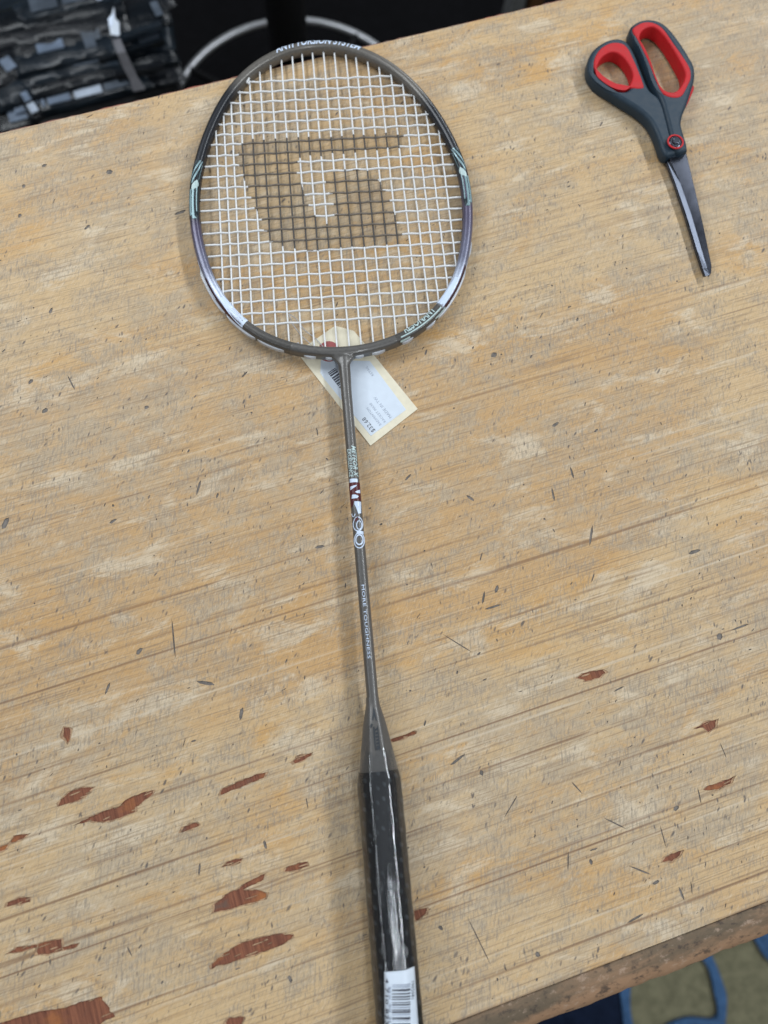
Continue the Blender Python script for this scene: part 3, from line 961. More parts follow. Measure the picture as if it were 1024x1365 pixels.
# shaft with its print
SR = 3.55; SU = 0.4
V, F = tube([(SU, -28 - 200 * i / 20, 0) for i in range(21)], SR, 28)
mesh('shaft', V, F, M_GUN, racket)
def shaft_pt(x, v, off=0.10):
    a = max(-1.0, min(1.0, x / SR)); a = math.asin(a)
    return Vector((SU + (SR + off) * sin(a), v, (SR + off) * cos(a)))
def rot_text(s, v0, v1, x0, x1, bold=0.0, shear=0.0):
    """lettering read down the shaft, its tops towards the right"""
    T = text_mesh(s, 1.0, 1.05, shear, bold); wd = width(T)
    return [shaft_pt(x0 + (x1 - x0) * p[1] / 0.72, v0 + (v1 - v0) * p[0] / wd) for p in T[0]], T[1]
def vpx(px, py): return rk(px, py, 3.0)[1]
V, F = rot_text('MORE TOUGHNESS', vpx(483, 779), vpx(491, 878), -1.0, 0.75)
mesh('shaft_lettering', V, F, M_PALE, racket, False)
V, F = join(rot_text('METEOR X', vpx(466, 594), vpx(472, 636), 0.1, 2.9, 0.02, 0.3), rot_text('EXCELLENCE', vpx(466, 598), vpx(471, 636), -2.7, -0.3, 0.02, 0.2))
mesh('shaft_lettering', V, F, M_MINT, racket, False)
def sh_poly(px, mat, off, name='shaft_print'):
    lp = []
    for i in range(len(px)):
        a, b = Vector(px[i]), Vector(px[(i + 1) % len(px)])
        k = max(1, int((b - a).length / 1.0))
        lp += [a.lerp(b, q / k) for q in range(k)]
    pts = [Vector(rk(p[0], p[1], 3.2)) for p in lp]
    v, f = refine(*fill([pts]), 0.9)
    return mesh(name, [shaft_pt(max(-3.45, min(3.45, p.x - SU)), p.y, off) for p in v], f, mat, racket, False)
zs = lambda p: zoomed(455, 640, 13.65, p)
sh_poly(zs([(155, -25), (295, -25), (298, 38), (160, 44)]), M_PALE, 0.14)
# maroon band as a sleeve of paint round the shaft
v0, v1 = vpx(466, 643.5), vpx(471, 668)
V, F = [], []
for i in range(13):
    for k in range(29):
        a = -1.5 + 3.0 * k / 28
        vv = v0 + (v1 - v0) * i / 12 * (1 + (0.30 if a < -0.3 else 0.0) * min(1, (-0.3 - a) * 2 if a < -0.3 else 0))
        V.append((SU + (SR + 0.09) * sin(a), vv, (SR + 0.09) * cos(a)))
for i in range(12):
    for k in range(28):
        F.append((i * 29 + k, i * 29 + k + 1, i * 29 + k + 30, i * 29 + k + 29))
mesh('shaft_band', V, F, M_MAROON, racket, False)
for p in ([(168, 115), (285, 88), (262, 122), (172, 180)], [(338, 165), (342, 232), (275, 236), (252, 214)], [(200, 265), (255, 264), (318, 292), (285, 332), (192, 336)]):
    sh_poly(zs(p), M_PALE, 0.2)
sh_poly(zs([(242, 388), (358, 388), (358, 600), (310, 615), (270, 500), (240, 440)]), M_PALE, 0.16)
def ring(c, ro, ri, off, mat=M_PALE, a0=0, a1=2 * pi):
    n = 28; V, F = [], []
    for i in range(n + 1):
        a = a0 + (a1 - a0) * i / n
        for rr in (ro, ri):
            q = zs([(c[0] + rr[0] * cos(a), c[1] + rr[1] * sin(a))])[0]
            u, v = rk(q[0], q[1], 3.2); V.append(shaft_pt(max(-3.45, min(3.45, u - SU)), v, off))
    for i in range(n): F.append((2 * i, 2 * i + 1, 2 * i + 3, 2 * i + 2))
    mesh('shaft_print', V, F, mat, racket, False)
ring((305, 800), (92, 135), (74, 118), 0.14); ring((325, 820), (52, 85), (36, 70), 0.16)
ring((225, 590), (36, 80), (22, 66), 0.14, M_PALE, 0.3, 3.0)
sh_poly(zs([(255, 700), (305, 665), (300, 720), (262, 765), (245, 740)]), M_MAROON, 0.22)
ring((330, 1095), (98, 150), (80, 132), 0.14); ring((330, 1085), (74, 100), (52, 76), 0.16)
sh_poly(zs([(285, 930), (400, 925), (405, 975), (280, 985)]), M_PALE, 0.13)

# cone
def cone_r(v):
    ks = [(-224, 3.75), (-228, 4.0), (-233, 5.2), (-240, 6.9), (-257, 9.85), (-264, 11.0), (-270, 11.6)]
    for (a, ra), (b, rb) in zip(ks, ks[1:]):
        if b <= v <= a: return ra + (rb - ra) * (a - v) / (a - b)
    return ks[-1][1]
def oct_pt(A, ang, k):
    """rounded octagon, apothem A, flat side up; k = corner softness 0..1"""
    m = (ang + pi / 8) % (pi / 4) - pi / 8
    r_o = A / cos(m); r_c = A * 1.03
    e = max(0.0, (abs(m) - pi / 8 * 0.72) / (pi / 8 * 0.28))
    r = r_o + (min(r_o, A * 1.062) - r_o) * e
    return r * (1 - k) + r_c * k
CV, CF = [], []; NC = 64
vs = [-224 - 46 * i / 24 for i in range(25)]
for v in vs:
    A = cone_r(v); kk = max(0.0, 1 - (-v - 226) / 20)
    for k in range(NC):
        a = 2 * pi * k / NC; r = oct_pt(A, a, kk)
        CV.append((0.2 + r * sin(a), v, r * cos(a)))
for i in range(24):
    for k in range(NC):
        CF.append((i * NC + k, i * NC + (k + 1) % NC, (i + 1) * NC + (k + 1) % NC, (i + 1) * NC + k))
CF += [tuple(range(NC)), tuple(24 * NC + k for k in range(NC))]
mesh('cone', CV, CF, M_GUN, racket, True, angle=60)
zk = lambda p: zoomed(480, 930, 15.17, p)
def on_cone(loops, name='cone_print'):
    v, f = [], []
    for lp in loops:
        pts = []
        for x, y in zk(lp): pts.append(Vector(rk(x, y, 6.5)))
        n = len(v); q, t = fill([pts]); v += q; f += [tuple(i + n for i in tt) for tt in t]
    mesh(name, [(p.x, p.y, cone_r(p.y) * 1.01 + 0.22) for p in v], f, M_DARKP, racket, False)
on_cone([[(268, 175), (295, 240), (345, 460), (320, 462), (288, 370), (265, 462), (240, 450), (262, 300)], [(205, 560), (235, 520), (258, 530), (240, 585), (212, 610)],
         [(262, 600), (290, 580), (300, 690), (320, 1060), (305, 1060), (285, 900)], [(345, 565), (362, 580), (410, 1040), (390, 1070), (385, 1000)],
         [(300, 640), (350, 600), (355, 640), (305, 680)], [(310, 700), (360, 690), (364, 730), (315, 745)], [(315, 770), (368, 760), (370, 800), (318, 815)],
         [(322, 840), (372, 825), (375, 865), (325, 880)], [(325, 905), (380, 890), (382, 935), (328, 950)], [(328, 970), (385, 955), (390, 1030), (335, 1062)]])

# handle grip, the clear film drawn over it, the bar code sticker, the butt
HA = 12.75
def grip_A(v): return HA if v < -272 else HA - 1.2 * (v + 272) / 6
GV, GF = [], []; gs = [-266, -268, -271] + [-274 - 4 * i for i in range(37)]
for v in gs:
    tw = 0.22 * sin(v * 0.23)
    for k in range(NC):
        a = 2 * pi * k / NC; r = oct_pt(grip_A(v) + 0.12 * sin(v * 0.42 + a), a, 0.25)
        GV.append((r * sin(a), v, r * cos(a)))
for i in range(len(gs) - 1):
    for k in range(NC):
        GF.append((i * NC + k, i * NC + (k + 1) % NC, (i + 1) * NC + (k + 1) % NC, (i + 1) * NC + k))
GF += [tuple(range(NC)), tuple((len(gs) - 1) * NC + k for k in range(NC))]
mesh('grip', GV, GF, M_GRIP, racket, True, angle=60)
V, F = [], []
for v, A in ((-417, 13.0), (-418, 14.0), (-422, 14.4), (-426, 14.0), (-428, 12)):
    for k in range(NC):
        a = 2 * pi * k / NC; r = oct_pt(A, a, 0.15); V.append((r * sin(a) * 0.98, v, r * cos(a) * 0.93))
for i in range(4):
    for k in range(NC):
        F.append((i * NC + k, i * NC + (k + 1) % NC, (i + 1) * NC + (k + 1) % NC, (i + 1) * NC + k))
F += [tuple(range(NC)), tuple(4 * NC + k for k in range(NC))]
mesh('butt_cap', V, F, M_BLACK, racket, True, angle=60)


def film_A(v):
    if v < -268: return HA + 0.42
    return max(cone_r(v) + 0.28, (HA + 0.42) - (v + 268) * 0.21)
def film_r(a, v):
    r = oct_pt(film_A(v), a, 0.62)
    r += 0.06 * sin(v * 0.13 + 3 * a) * sin(v * 0.083 + 1.7) + 0.03 * sin(9 * a + 0.03 * v) + 0.006 * sin(23 * a + 0.05 * v) + 0.006 * sin(v * 0.7 + 5 * a)
    return r
PV, PF = [], []; NF = 192; fs = [-254.5 - 1.35 * i for i in range(121)]
for i, v in enumerate(fs):
    for k in range(NF):
        a = 2 * pi * k / NF
        vv = v + (1.6 * sin(7 * a) + 1.1 * sin(17 * a + 1)) * max(0, 1 - i / 5)
        r = film_r(a, vv); PV.append((r * sin(a), vv, r * cos(a)))
for i in range(len(fs) - 1):
    for k in range(NF):
        PF.append((i * NF + k, i * NF + (k + 1) % NF, (i + 1) * NF + (k + 1) % NF, (i + 1) * NF + k))
mesh('plastic_film', PV, PF, M_FILM, racket, True, angle=80)


def film_top(x, v, off):
    """height of the film over the axis at sideways position x"""
    A = film_A(v); h = A * 0.414
    z = A if abs(x) < h * 0.8 else A - max(0, abs(x) - h * 0.8) ** 1.35 * 0.42
    return Vector((x, v, z + off))
def stick_px(x, y):
    q = zoomed(500, 1285, 14.63, [(x, y)])[0]; return rk(q[0], q[1], 13.0)
def patch(x0, y0, x1, y1, off, mat, nx=10, ny=4, name='bar', x2=None, x3=None, y2=None):
    V, F = [], []
    for j in range(ny + 1):
        for i in range(nx + 1):
            s, t = i / nx, j / ny
            xa = x0 + ((x2 if x2 is not None else x0) - x0) * t; xb = x1 + ((x3 if x3 is not None else x1) - x1) * t
            yy = y0 + ((y2 if y2 is not None else y0) - y0) * s * (1 - t)
            u, v = stick_px(xa + (xb - xa) * s, yy + (y1 - yy) * t)
            V.append(film_top(u, v, off))
    for j in range(ny):
        for i in range(nx):
            k = j * (nx + 1) + i; F.append((k, k + 1, k + nx + 2, k + nx + 1))
    return V, F
V, F = patch(178, 152, 782, 1700, 0.55, M_WHITE, 14, 16, x2=200, x3=890, y2=92)
stk = mesh('barcode_sticker', V, F, M_WHITE, racket, True)
so = stk.modifiers.new('t', 'SOLIDIFY'); so.thickness = 0.00012; so.offset = -1
dark = [(620, 646), (775, 800), (915, 946), (1150, 1185), (1290, 1330)]
mid = [(484, 492), (500, 508), (516, 524), (562, 570), (576, 586), (672, 692), (735, 750), (880, 898), (1030, 1040), (1050, 1058), (1066, 1074), (1220, 1240), (1380, 1400)]
fnt = [(392, 397), (405, 409), (430, 437), (448, 452), (830, 838), (846, 850), (970, 976), (985, 990), (1100, 1106)]
for lst, m in ((dark, M_PRINT), (mid, M_PRINT), (fnt, M_PRINT2)):
    V, F = join(*[patch(330, a, 690, b, 0.70, m, 8, 1, x2=330, x3=690, y2=a - 8) for a, b in lst])
    mesh('barcode_print', V, F, m, stk, False)
def sticker_text(s, xb, xt, y0, y1, m):
    T = text_mesh(s, 1.0, 1.1, 0, 0.01); wd = width(T)
    V = []
    for p in T[0]:
        u, v = stick_px(xb + (xt - xb) * p[1] / 0.72, y0 + (y1 - y0) * p[0] / wd); V.append(film_top(u, v, 0.72))
    mesh('sticker_lettering', V, T[1], m, stk, False)
sticker_text('1902081', 715, 775, 345, 700, M_PRINT)
sticker_text('4 710 823 15', 205, 262, 270, 1500, M_PRINT)
sticker_text('MX 90 3U G5', 262, 312, 430, 1500, M_PRINT2)

# ------------------------------------------------------------------ paper price tag under the throat
tagpx = [(494, 594), (557, 545), (487, 459), (472, 441), (447, 434), (408, 461), (401, 476)]
tl = [v2(at(x, y, 0.6)) for x, y in tagpx]
hole_c = v2(at(438.5, 468.5, 0.6))
T0 = v2(at(478, 530, 0.0))
circ = lambda c, r, n=24: [c + Vector((cos(2 * pi * i / n), sin(2 * pi * i / n))) * r for i in range(n)]
ptag = empty('price_tag', Matrix.Translation(W((T0.x, T0.y, 0))), 'cream card price tag with red ring and white sticker, tucked under the racket throat', 'tag')
loc2 = lambda lp: [p - T0 for p in lp]
V, F = slab([loc2(tl), loc2(circ(hole_c, 3.3))], 0.05, 0.62, 0.12, 2)
mesh('card', V, F, M_CREAM, ptag, True)
V, F = slab([loc2(circ(hole_c, 7.6, 32)), loc2(circ(hole_c, 3.3))], 0.62, 0.80, 0.05, 1)
mesh('hole_ring', V, F, M_REDR, ptag, True)
st = [v2(at(x, y, 0.8)) for x, y in [(494.5, 581), (541.5, 546), (493, 481), (428, 480), (427, 497), (433, 506)]]
V, F = slab([smooth_loop(loc2(st), 1)], 0.62, 0.76, 0.03, 1)
sticker = mesh('price_sticker', V, F, M_WHITE, ptag, True)
ez = (v2(at(480, 550)) - v2(at(498, 573))).normalized()          # writing direction
ey = Vector((-ez.y, ez.x))
def tag_text(s, px, size, m, bold=0.0):
    o = v2(at(px[0], px[1], 0.8)) - T0
    T = text_mesh(s, size, 1.05, 0, bold)
    mesh('sticker_lettering', [(*(o + ez * p.x + ey * p.y), 0.80) for p in T[0]], T[1], m, sticker, False)
tag_text('$32.68', (501, 574), 4.2, M_PRINT)
tag_text('BADMINTON', (509, 566), 2.5, M_PRINT2)
tag_text('RACKET MX90', (515, 562), 2.5, M_PRINT2)
tag_text('MADE IN TW', (523, 556), 3.0, M_PRINT2)
tag_text('RETAIL', (499, 500), 2.6, M_PRINT2)
# bar code on the tag's sticker
BVv, BFf = [], []
b0 = v2(at(437, 497, 0.8)) - T0; pos = 0.0
while pos < 17:
    wd = rnd.choice((0.4, 0.6, 0.9, 1.3))
    o = b0 - ez * pos
    for q in ((0, 0), (wd, 0), (wd, 6.2), (0, 6.2)):
        c = o - ez * q[0] - ey * (-q[1]) * -1
        BVv.append((c.x, c.y, 0.80))
    n = len(BVv); BFf.append((n - 4, n - 3, n - 2, n - 1)); pos += wd + rnd.choice((0.4, 0.5, 0.8))
mesh('barcode_print', BVv, BFf, M_PRINT, sticker, False)
# thin clear fastener loop that runs up to the strings
lp = [at(x, y, z) for x, y, z in [(434, 466, 0.9), (422, 452, 1.6), (406, 440, 2.4), (394, 424, 3.0), (385, 418, 3.2), (390, 432, 2.6), (402, 448, 2.0), (418, 462, 1.2)]]
lq = []
for i in range(len(lp) - 1):
    for k in range(5): lq.append(lp[i].lerp(lp[i + 1], k / 5) - Vector((T0.x, T0.y, 0)))
V, F = tube(lq, 0.28, 6); mesh('fastener_loop', V, F, M_CLEARW, ptag)
c = at(391, 460, 1.2) - Vector((T0.x, T0.y, 0))
V, F = box(c.x - 4.2, c.x + 4.2, c.y - 0.9, c.y + 0.9, 0.3, 1.5, 0.3); mesh('fastener_bar', V, F, M_CLEARW, ptag)

# ------------------------------------------------------------------ scissors
ZS = 3.59
def sp(pts, z): return [v2(at(770 + x / ZS, 10 + y / ZS, z)) for x, y in pts]
piv = sp([(463, 652)], 11)[0]
sc = empty('scissors', Matrix.Translation(W((piv.x, piv.y, 0))), 'closed steel scissors with dark slate and red handles, lying at the right of the racket', 'scissors')
L2 = lambda lp: [p - piv for p in lp]
def edge_loop(pts, hole, zlo=2.5, zhi=11.5, n=5):
    """outline of a thick part from its silhouette: each side is read at the height that bounds it in view"""
    lo, hi = smooth_loop(sp(pts, zlo), n), smooth_loop(sp(pts, zhi), n)
    sg = 1 if area2(lo) > 0 else -1; N = len(lo); wt = []
    for i in range(N):
        d = (lo[(i + 2) % N] - lo[i - 2]); nrm = Vector((d.y, -d.x)).normalized() * sg
        q = max(-1, min(1, nrm.dot((lo[i] - hi[i]).normalized()) * 2.0)) * 0.5 + 0.5
        wt.append(q if hole else 1 - q)
    for _ in range(6):
        wt = [(wt[i - 1] + 2 * wt[i] + wt[(i + 1) % N]) / 4 for i in range(N)]
    return [hi[i].lerp(lo[i], wt[i]) - piv for i in range(N)]


thumb_hole = [(85, 290), (100, 260), (140, 238), (180, 240), (220, 270), (250, 320), (260, 360), (245, 390), (215, 395), (170, 385), (120, 355), (90, 325)]
fing_hole = [(285, 150), (310, 128), (350, 122), (390, 150), (430, 205), (470, 270), (500, 330), (505, 370), (480, 410), (440, 418), (400, 400), (370, 350), (345, 270), (310, 190)]
thumb_out = [(45, 330), (42, 285), (60, 228), (100, 182), (150, 155), (205, 150), (245, 175), (278, 232), (308, 310), (345, 395), (395, 440), (450, 560), (478, 620), (480, 700), (440, 724),
             (412, 728), (392, 700), (372, 640), (338, 570), (290, 520), (230, 480), (170, 442), (110, 402), (65, 362)]
fing_out = [(241, 140), (252, 102), (290, 72), (340, 62), (395, 75), (440, 110), (490, 175), (530, 238), (556, 290), (556, 350), (542, 400), (520, 470), (500, 520), (494, 560), (506, 610),
            (521, 662), (520, 694), (505, 710), (470, 716), (440, 690), (425, 620), (405, 540), (385, 470), (352, 400), (318, 310), (285, 225), (256, 175)]
ZT, ZF = 11.0, 13.0
V, F = slab([edge_loop(thumb_out, False, 6, 10), edge_loop(thumb_hole, True, 5.5)], 0.6, ZT, 3.0, 5, 2.2)
mesh('thumb_handle', V, F, M_SLATE, sc, True, angle=50)
V, F = slab([edge_loop(fing_out, False, 7, 11), edge_loop(fing_hole, True, 6.5, 12)], 1.2, ZF, 3.0, 5, 2.2)
mesh('finger_handle', V, F, M_SLATE, sc, True, angle=50)
# soft red linings, proud of the dark shells
t_red = [(70, 300), (78, 250), (112, 198), (160, 170), (210, 172), (240, 195), (266, 245), (294, 310), (314, 368), (310, 398), (288, 411), (240, 406), (200, 398), (165, 390), (112, 358), (80, 325)]
f_red = [(253, 142), (267, 104), (308, 77), (355, 76), (405, 103), (455, 172), (503, 240), (536, 298), (536, 350), (515, 398), (490, 442), (458, 460), (412, 452), (384, 428), (364, 388), (325, 290), (284, 205)]
t_in = [(92, 290), (106, 266), (142, 245), (177, 247), (214, 275), (243, 322), (253, 360), (240, 384), (214, 389), (172, 378), (126, 350), (98, 322)]
f_in = [(291, 152), (313, 134), (347, 129), (384, 155), (424, 208), (463, 273), (493, 332), (498, 368), (476, 404), (441, 411), (405, 394), (376, 347), (351, 268), (316, 190)]
V, F = slab([edge_loop(t_red, False, 6.6, 11), edge_loop(t_in, True, 5.5)], 1.4, ZT + 0.45, 1.1, 4, 0.8)
mesh('thumb_lining', V, F, M_RED, sc, True, angle=50)
V, F = slab([edge_loop(f_red, False, 7.4, 12.3), edge_loop(f_in, True, 6.5, 12)], 2.0, ZF + 0.45, 1.1, 4, 0.8)
mesh('finger_lining', V, F, M_RED, sc, True, angle=50)
V, F = slab([L2(smooth_loop(sp([(546, 378), (555, 392), (540, 430), (518, 478), (503, 482), (501, 460), (520, 412)], 9), 4))], 3, 10.6, 1.0, 3)
mesh('thumb_rest_patch', V, F, M_RED, sc, True, angle=50)
# screw: red ring, steel head with slot
z0 = ZF - 0.2
pc = Vector((0, 0))
V, F = slab([circ(pc, 6.1, 36), circ(pc, 4.9, 36)], z0, ZF + 0.5, 0.25, 2); mesh('screw_ring', V, F, M_RED, sc)
V, F = slab([circ(pc, 4.85, 36)], z0, ZF + 0.25, 0.9, 3); scr = mesh('screw', V, F, M_STEEL, sc)
V, F = slab([circ(pc, 2.6, 6)], ZF + 0.25, ZF + 0.9, 0.3, 2); mesh('screw_socket', V, F, M_STEEL, scr)
# blades: long taper, flat face and a bright ground bevel along the left edge
def blade(outline, bev_px, zb, zt, name):
    V, F = slab([L2(sp(outline, zt))], zb, zt, 0.25, 2)
    b = mesh(name, V, F, M_STEEL, sc, True)
    return b
b1 = blade([(432, 700), (519, 690), (530, 735), (560, 860), (604, 1050), (642, 1235), (640, 1270), (632, 1282), (620, 1246), (594, 1160), (543, 986), (492, 842), (447, 738)], None, 4.6, 6.8, 'blade')
V, F = [], []
prs = [((430, 738), (447, 738)), ((470, 845), (492, 842)), ((520, 990), (543, 986)), ((573, 1165), (594, 1160)), ((600, 1250), (620, 1246)), ((613, 1287), (634, 1278))]
for a, b in prs:
    for q, z in ((a, 5.1), (b, 7.0)):
        p = sp([q], z)[0] - piv; V.append((p.x, p.y, z))
for a, b in prs:
    for q, z in ((a, 4.7), (b, 6.6)):
        p = sp([q], z)[0] - piv; V.append((p.x, p.y, z))
n = len(prs)
for i in range(n - 1):
    F += [(2 * i, 2 * i + 1, 2 * i + 3, 2 * i + 2), (2 * n + 2 * i, 2 * n + 2 * i + 1, 2 * n + 2 * i + 3, 2 * n + 2 * i + 2), (2 * i, 2 * i + 2, 2 * n + 2 * i + 2, 2 * n + 2 * i)]
mesh('bevel', V, F, M_STEEL2, b1, False)
blade([(424, 710), (470, 710), (520, 860), (570, 1040), (616, 1230), (618, 1282), (606, 1282), (570, 1175), (512, 990), (462, 840), (424, 740)], None, 2.2, 4.3, 'blade')
V, F = slab([L2(smooth_loop(sp([(428, 690), (500, 680), (508, 704), (470, 712), (430, 718)], 7), 4))], 2.2, 7.6, 0.6, 2)
mesh('blade_collar', V, F, M_SLATE, sc, True)

# ------------------------------------------------------------------ behind the bench
V, F = box(-1400, 1400, YB + 40, 2600, 0.5, 6)  # added black sheet: paints the deep shade over the floor behind the bench
mt = mesh('floor_shade_sheet', V, F, M_SHADE, None, False)
tag(mt, 'black sheet standing in for the shaded floor behind the workbench', 'mat')

# a stool: the foot ring and the column show
zr = -460
sc0 = at(395.2, 164.9, zr)
stool = empty('stool', Matrix.Translation((sc0.x / 1000, sc0.y / 1000, 0)), 'stool with grey metal foot ring and black column behind the workbench', 'stool')
rr = 178.6
V, F = tube([(rr * cos(2 * pi * i / 96), rr * sin(2 * pi * i / 96), 0) for i in range(96)], 5.2, 12, True)
mesh('foot_ring', V, F, M_RING, stool, loc=(0, 0, TZ + zr / 1000))
V, F = tube([(0, 0, z) for z in (15, 100, 300, 800)], 24, 28); mesh('column', V, F, M_VOID, stool)
for k in range(4):
    a = k * pi / 2 + 0.75
    V, F = tube([(32 * cos(a), 32 * sin(a), 290), (rr * cos(a), rr * sin(a), 290)], 5, 8); mesh('spoke', V, F, M_VOID, stool)
    V, F = tube([(20 * cos(a), 20 * sin(a), 60), (230 * cos(a), 230 * sin(a), 22)], 14, 10); mesh('foot', V, F, M_BLACK, stool)
V, F = tube([(0, 0, 800), (0, 0, 808), (0, 0, 850), (0, 0, 860)], lambda i: (150, 165, 168, 150)[i], 40); mesh('seat', V, F, M_BLACK, stool)

# two posts of other furniture at the top edge
def post(name, px, py, wpx, z, mat, label, cat):
    p = at(px, py, z); wd = wpx * (p - Vector((0, 0, HC))).length / F_PX / 2
    e = empty(name, Matrix.Translation((p.x / 1000, p.y / 1000, 0)), label, cat)
    V, F = box(-wd, wd, -wd, wd, 12, TZ * 1000 + z + 420, 2); mesh('post', V, F, mat, e)
    V, F = box(-wd - 10, wd + 10, -wd - 10, wd + 10, 6.2, 12, 1); mesh('foot_plate', V, F, mat, e)
post('shelf_upright', 684, 14, 17, -520, M_GREY, 'grey metal upright standing behind the far edge of the workbench', 'post')
post('wooden_post', 709, 8, 17, -520, M_BROWN, 'brown wooden post behind the far edge of the workbench, right of the grey upright', 'post')

# a low black bin heaped with wrapped black packets
BZ = -330                                    # level of the heap
c00 = at(0, 205, BZ); c10 = at(245, 120, BZ); cen = at(100, 80, BZ)
bin_ = empty('storage_bin', Matrix.Translation((cen.x / 1000, cen.y / 1000, 0)), 'low black bin behind the workbench heaped with wrapped packets', 'bin')
bw0, bw1, bd0, bd1 = -330, 118, -190, 330
top_z = TZ * 1000 + BZ - 25
for nm, b in (('base', (bw0, bw1, bd0, bd1, 7, 20)), ('side', (bw0, bw0 + 8, bd0, bd1, 20, top_z)), ('side', (bw1 - 8, bw1, bd0, bd1, 20, top_z)),
              ('side', (bw0 + 8, bw1 - 8, bd0, bd0 + 8, 20, top_z)), ('side', (bw0 + 8, bw1 - 8, bd1 - 8, bd1, 20, top_z)), ('false_floor', (bw0 + 8, bw1 - 8, bd0 + 8, bd1 - 8, top_z - 70, top_z - 62))):
    V, F = box(*b, 1.5 if nm == 'side' else 0); mesh(nm, V, F, M_BLACK, bin_)


def packet(px, py, Lp, Wm, ang, z, mat, label, lab=None, tilt=0.0):
    p = at(px, py, z); s = (p - Vector((0, 0, HC))).length / F_PX
    L = Lp * s
    rot = Matrix.Rotation(ang, 4, 'Z') @ Matrix.Rotation(tilt, 4, 'X')
    e = empty('wrapped_packet', Matrix.Translation(W(p)) @ rot, label, 'packet', 'wrapped packets heaped in the bin')
    h = rnd.uniform(12, 20)
    # pillow body with crimped ends
    V, F = [], []; nx, ny = 14, 10
    for i in range(nx + 1):
        x = (i / nx - 0.5) * L; t = abs(i / nx - 0.5) * 2
        ee = (1 - t ** 6) ** 0.5 if t < 1 else 0.0
        for k in range(ny):
            a = 2 * pi * k / ny
            ca_, sa_ = section(a, 3.2)
            V.append((x + rnd.uniform(-1, 1), ca_ * Wm / 2 * (0.86 + 0.14 * ee), sa_ * (h / 2 * ee + 0.5) + rnd.uniform(-0.9, 0.9)))
    for i in range(nx):
        for k in range(ny):
            F.append((i * ny + k, i * ny + (k + 1) % ny, (i + 1) * ny + (k + 1) % ny, (i + 1) * ny + k))
    F += [tuple(range(ny)), tuple(nx * ny + k for k in range(ny))]
    mesh('wrapper', V, F, mat, e, True, angle=50)
    if lab:
        for (x0, x1, y0, y1, m) in lab:
            V, F = box(x0 * L, x1 * L, y0 * Wm, y1 * Wm, h / 2 + 0.3, h / 2 + 1.3); mesh('packet_label', V, F, m, e, False)
    return e


M_LABA = plain('blueish_label', (0.13, 0.17, 0.235), 0.4, 0, 0.25, 60)
M_LABB = plain('dim_label', (0.055, 0.070, 0.092), 0.4, 0, 0.3, 60)
M_LABC = plain('bright_label', (0.40, 0.46, 0.55), 0.4, 0, 0.15, 60)
rows = [  # px, py, length px, depth mm, turn, height, material, label, print
    (105, 127, 165, 34, 0.02, -318, 1, 'long black packet with white lettered strip, nearest to the bench edge', [(-0.42, -0.26, -.38, .05, M_LABA), (-0.24, -0.22, -.38, .05, M_LABA), (-0.20, -0.05, -.36, .04, M_LABA), (-0.02, 0.16, -.38, .06, M_LABC), (0.18, 0.34, -.36, 0.04, M_LABB)]),
    (20, 158, 46, 40, 0.04, -320, 0, 'short black packet with small white end label at the left corner of the heap', [(-0.1, 0.32, -0.3, 0.2, M_LABA)]),
    (42, 142, 14, 46, 0.25, -305, 2, 'small dark packet with two white tabs at the left corner of the heap', [(-0.3, 0.3, -0.42, -0.1, M_LABC), (-0.25, 0.28, 0.0, 0.32, M_LABA)]),
    (98, 108, 130, 38, 0.03, -312, 0, 'plain black packet lying behind the white lettered strip', None),
    (92, 92, 120, 36, 0.0, -306, 1, 'slate grey packet lying in the middle of the heap below the blue-white label', [(0.05, 0.45, -.2, .15, M_LABB)]),
    (88, 76, 118, 34, 0.02, -300, 1, 'slate grey packet with bright blue-white label patch in the heap', [(-0.22, 0.02, 0.1, 0.5, M_LABA), (0.20, 0.30, -0.2, 0.3, M_LABB)]),
    (95, 58, 135, 40, 0.05, -300, 0, 'black packet with grey patch beside the bright white tab', [(0.10, 0.24, -.3, .2, M_LABB)]),
    (75, 40, 150, 44, -0.10, -296, 2, 'long charcoal packet lying slantwise across the heap', None),
    (70, 22, 150, 40, -0.06, -292, 0, 'long black packet second from the top edge of the heap', None),
    (85, 6, 110, 36, 0.0, -290, 1, 'slate packet with white end marks at the far side of the heap', [(-0.3, -0.05, -0.3, 0.3, M_LABB), (0.0, 0.26, -0.25, 0.25, M_LABB), (0.32, 0.37, -0.4, 0.4, M_LABC), (0.43, 0.45, -0.35, 0.35, M_LABA), (0.47, 0.49, -0.35, 0.35, M_LABA)]),
    (8, 92, 40, 44, 0.35, -300, 2, 'dark packet with small cyan-white square label at the left side of the heap', [(-0.05, 0.25, -0.25, 0.15, M_LABA)]),
    (12, 60, 50, 50, 0.2, -304, 0, 'black packet half under the slanting charcoal packet at the left side', None),
    (15, 122, 50, 48, 0.15, -308, 1, 'slate packet between the cyan label and the corner tabs at the left side', None),
    (18, 12, 60, 50, 0.3, -300, 1, 'slate packet at the far left corner of the heap', None),
    (178, 30, 80, 46, 0.12, -306, 0, 'black packet at the right end of the heap beside the white tab', [(0.30, 0.40, -0.3, 0.2, M_LABB)]),
    (195, 55, 62, 44, -0.15, -312, 1, 'slate packet with grey corner at the right end of the heap', [(-0.1, 0.25, -0.3, 0.2, M_LABB)]),
    (190, 82, 80, 40, 0.06, -316, 0, 'black packet behind the foot of the grey strap at the right end', None),
    (196, 104, 82, 36, 0.02, -322, 2, 'charcoal packet right of the grey strap, close to the bench edge', None),
    (175, 5, 90, 44, 0.0, -308, 2, 'charcoal packet at the far right corner of the heap', None),
]
for px, py, Lp, Wm, an, z, mi, lbl, lab in rows:
    packet(px, py, Lp, Wm, an, z, M_PK[mi], lbl, lab, rnd.uniform(-0.12, 0.12))
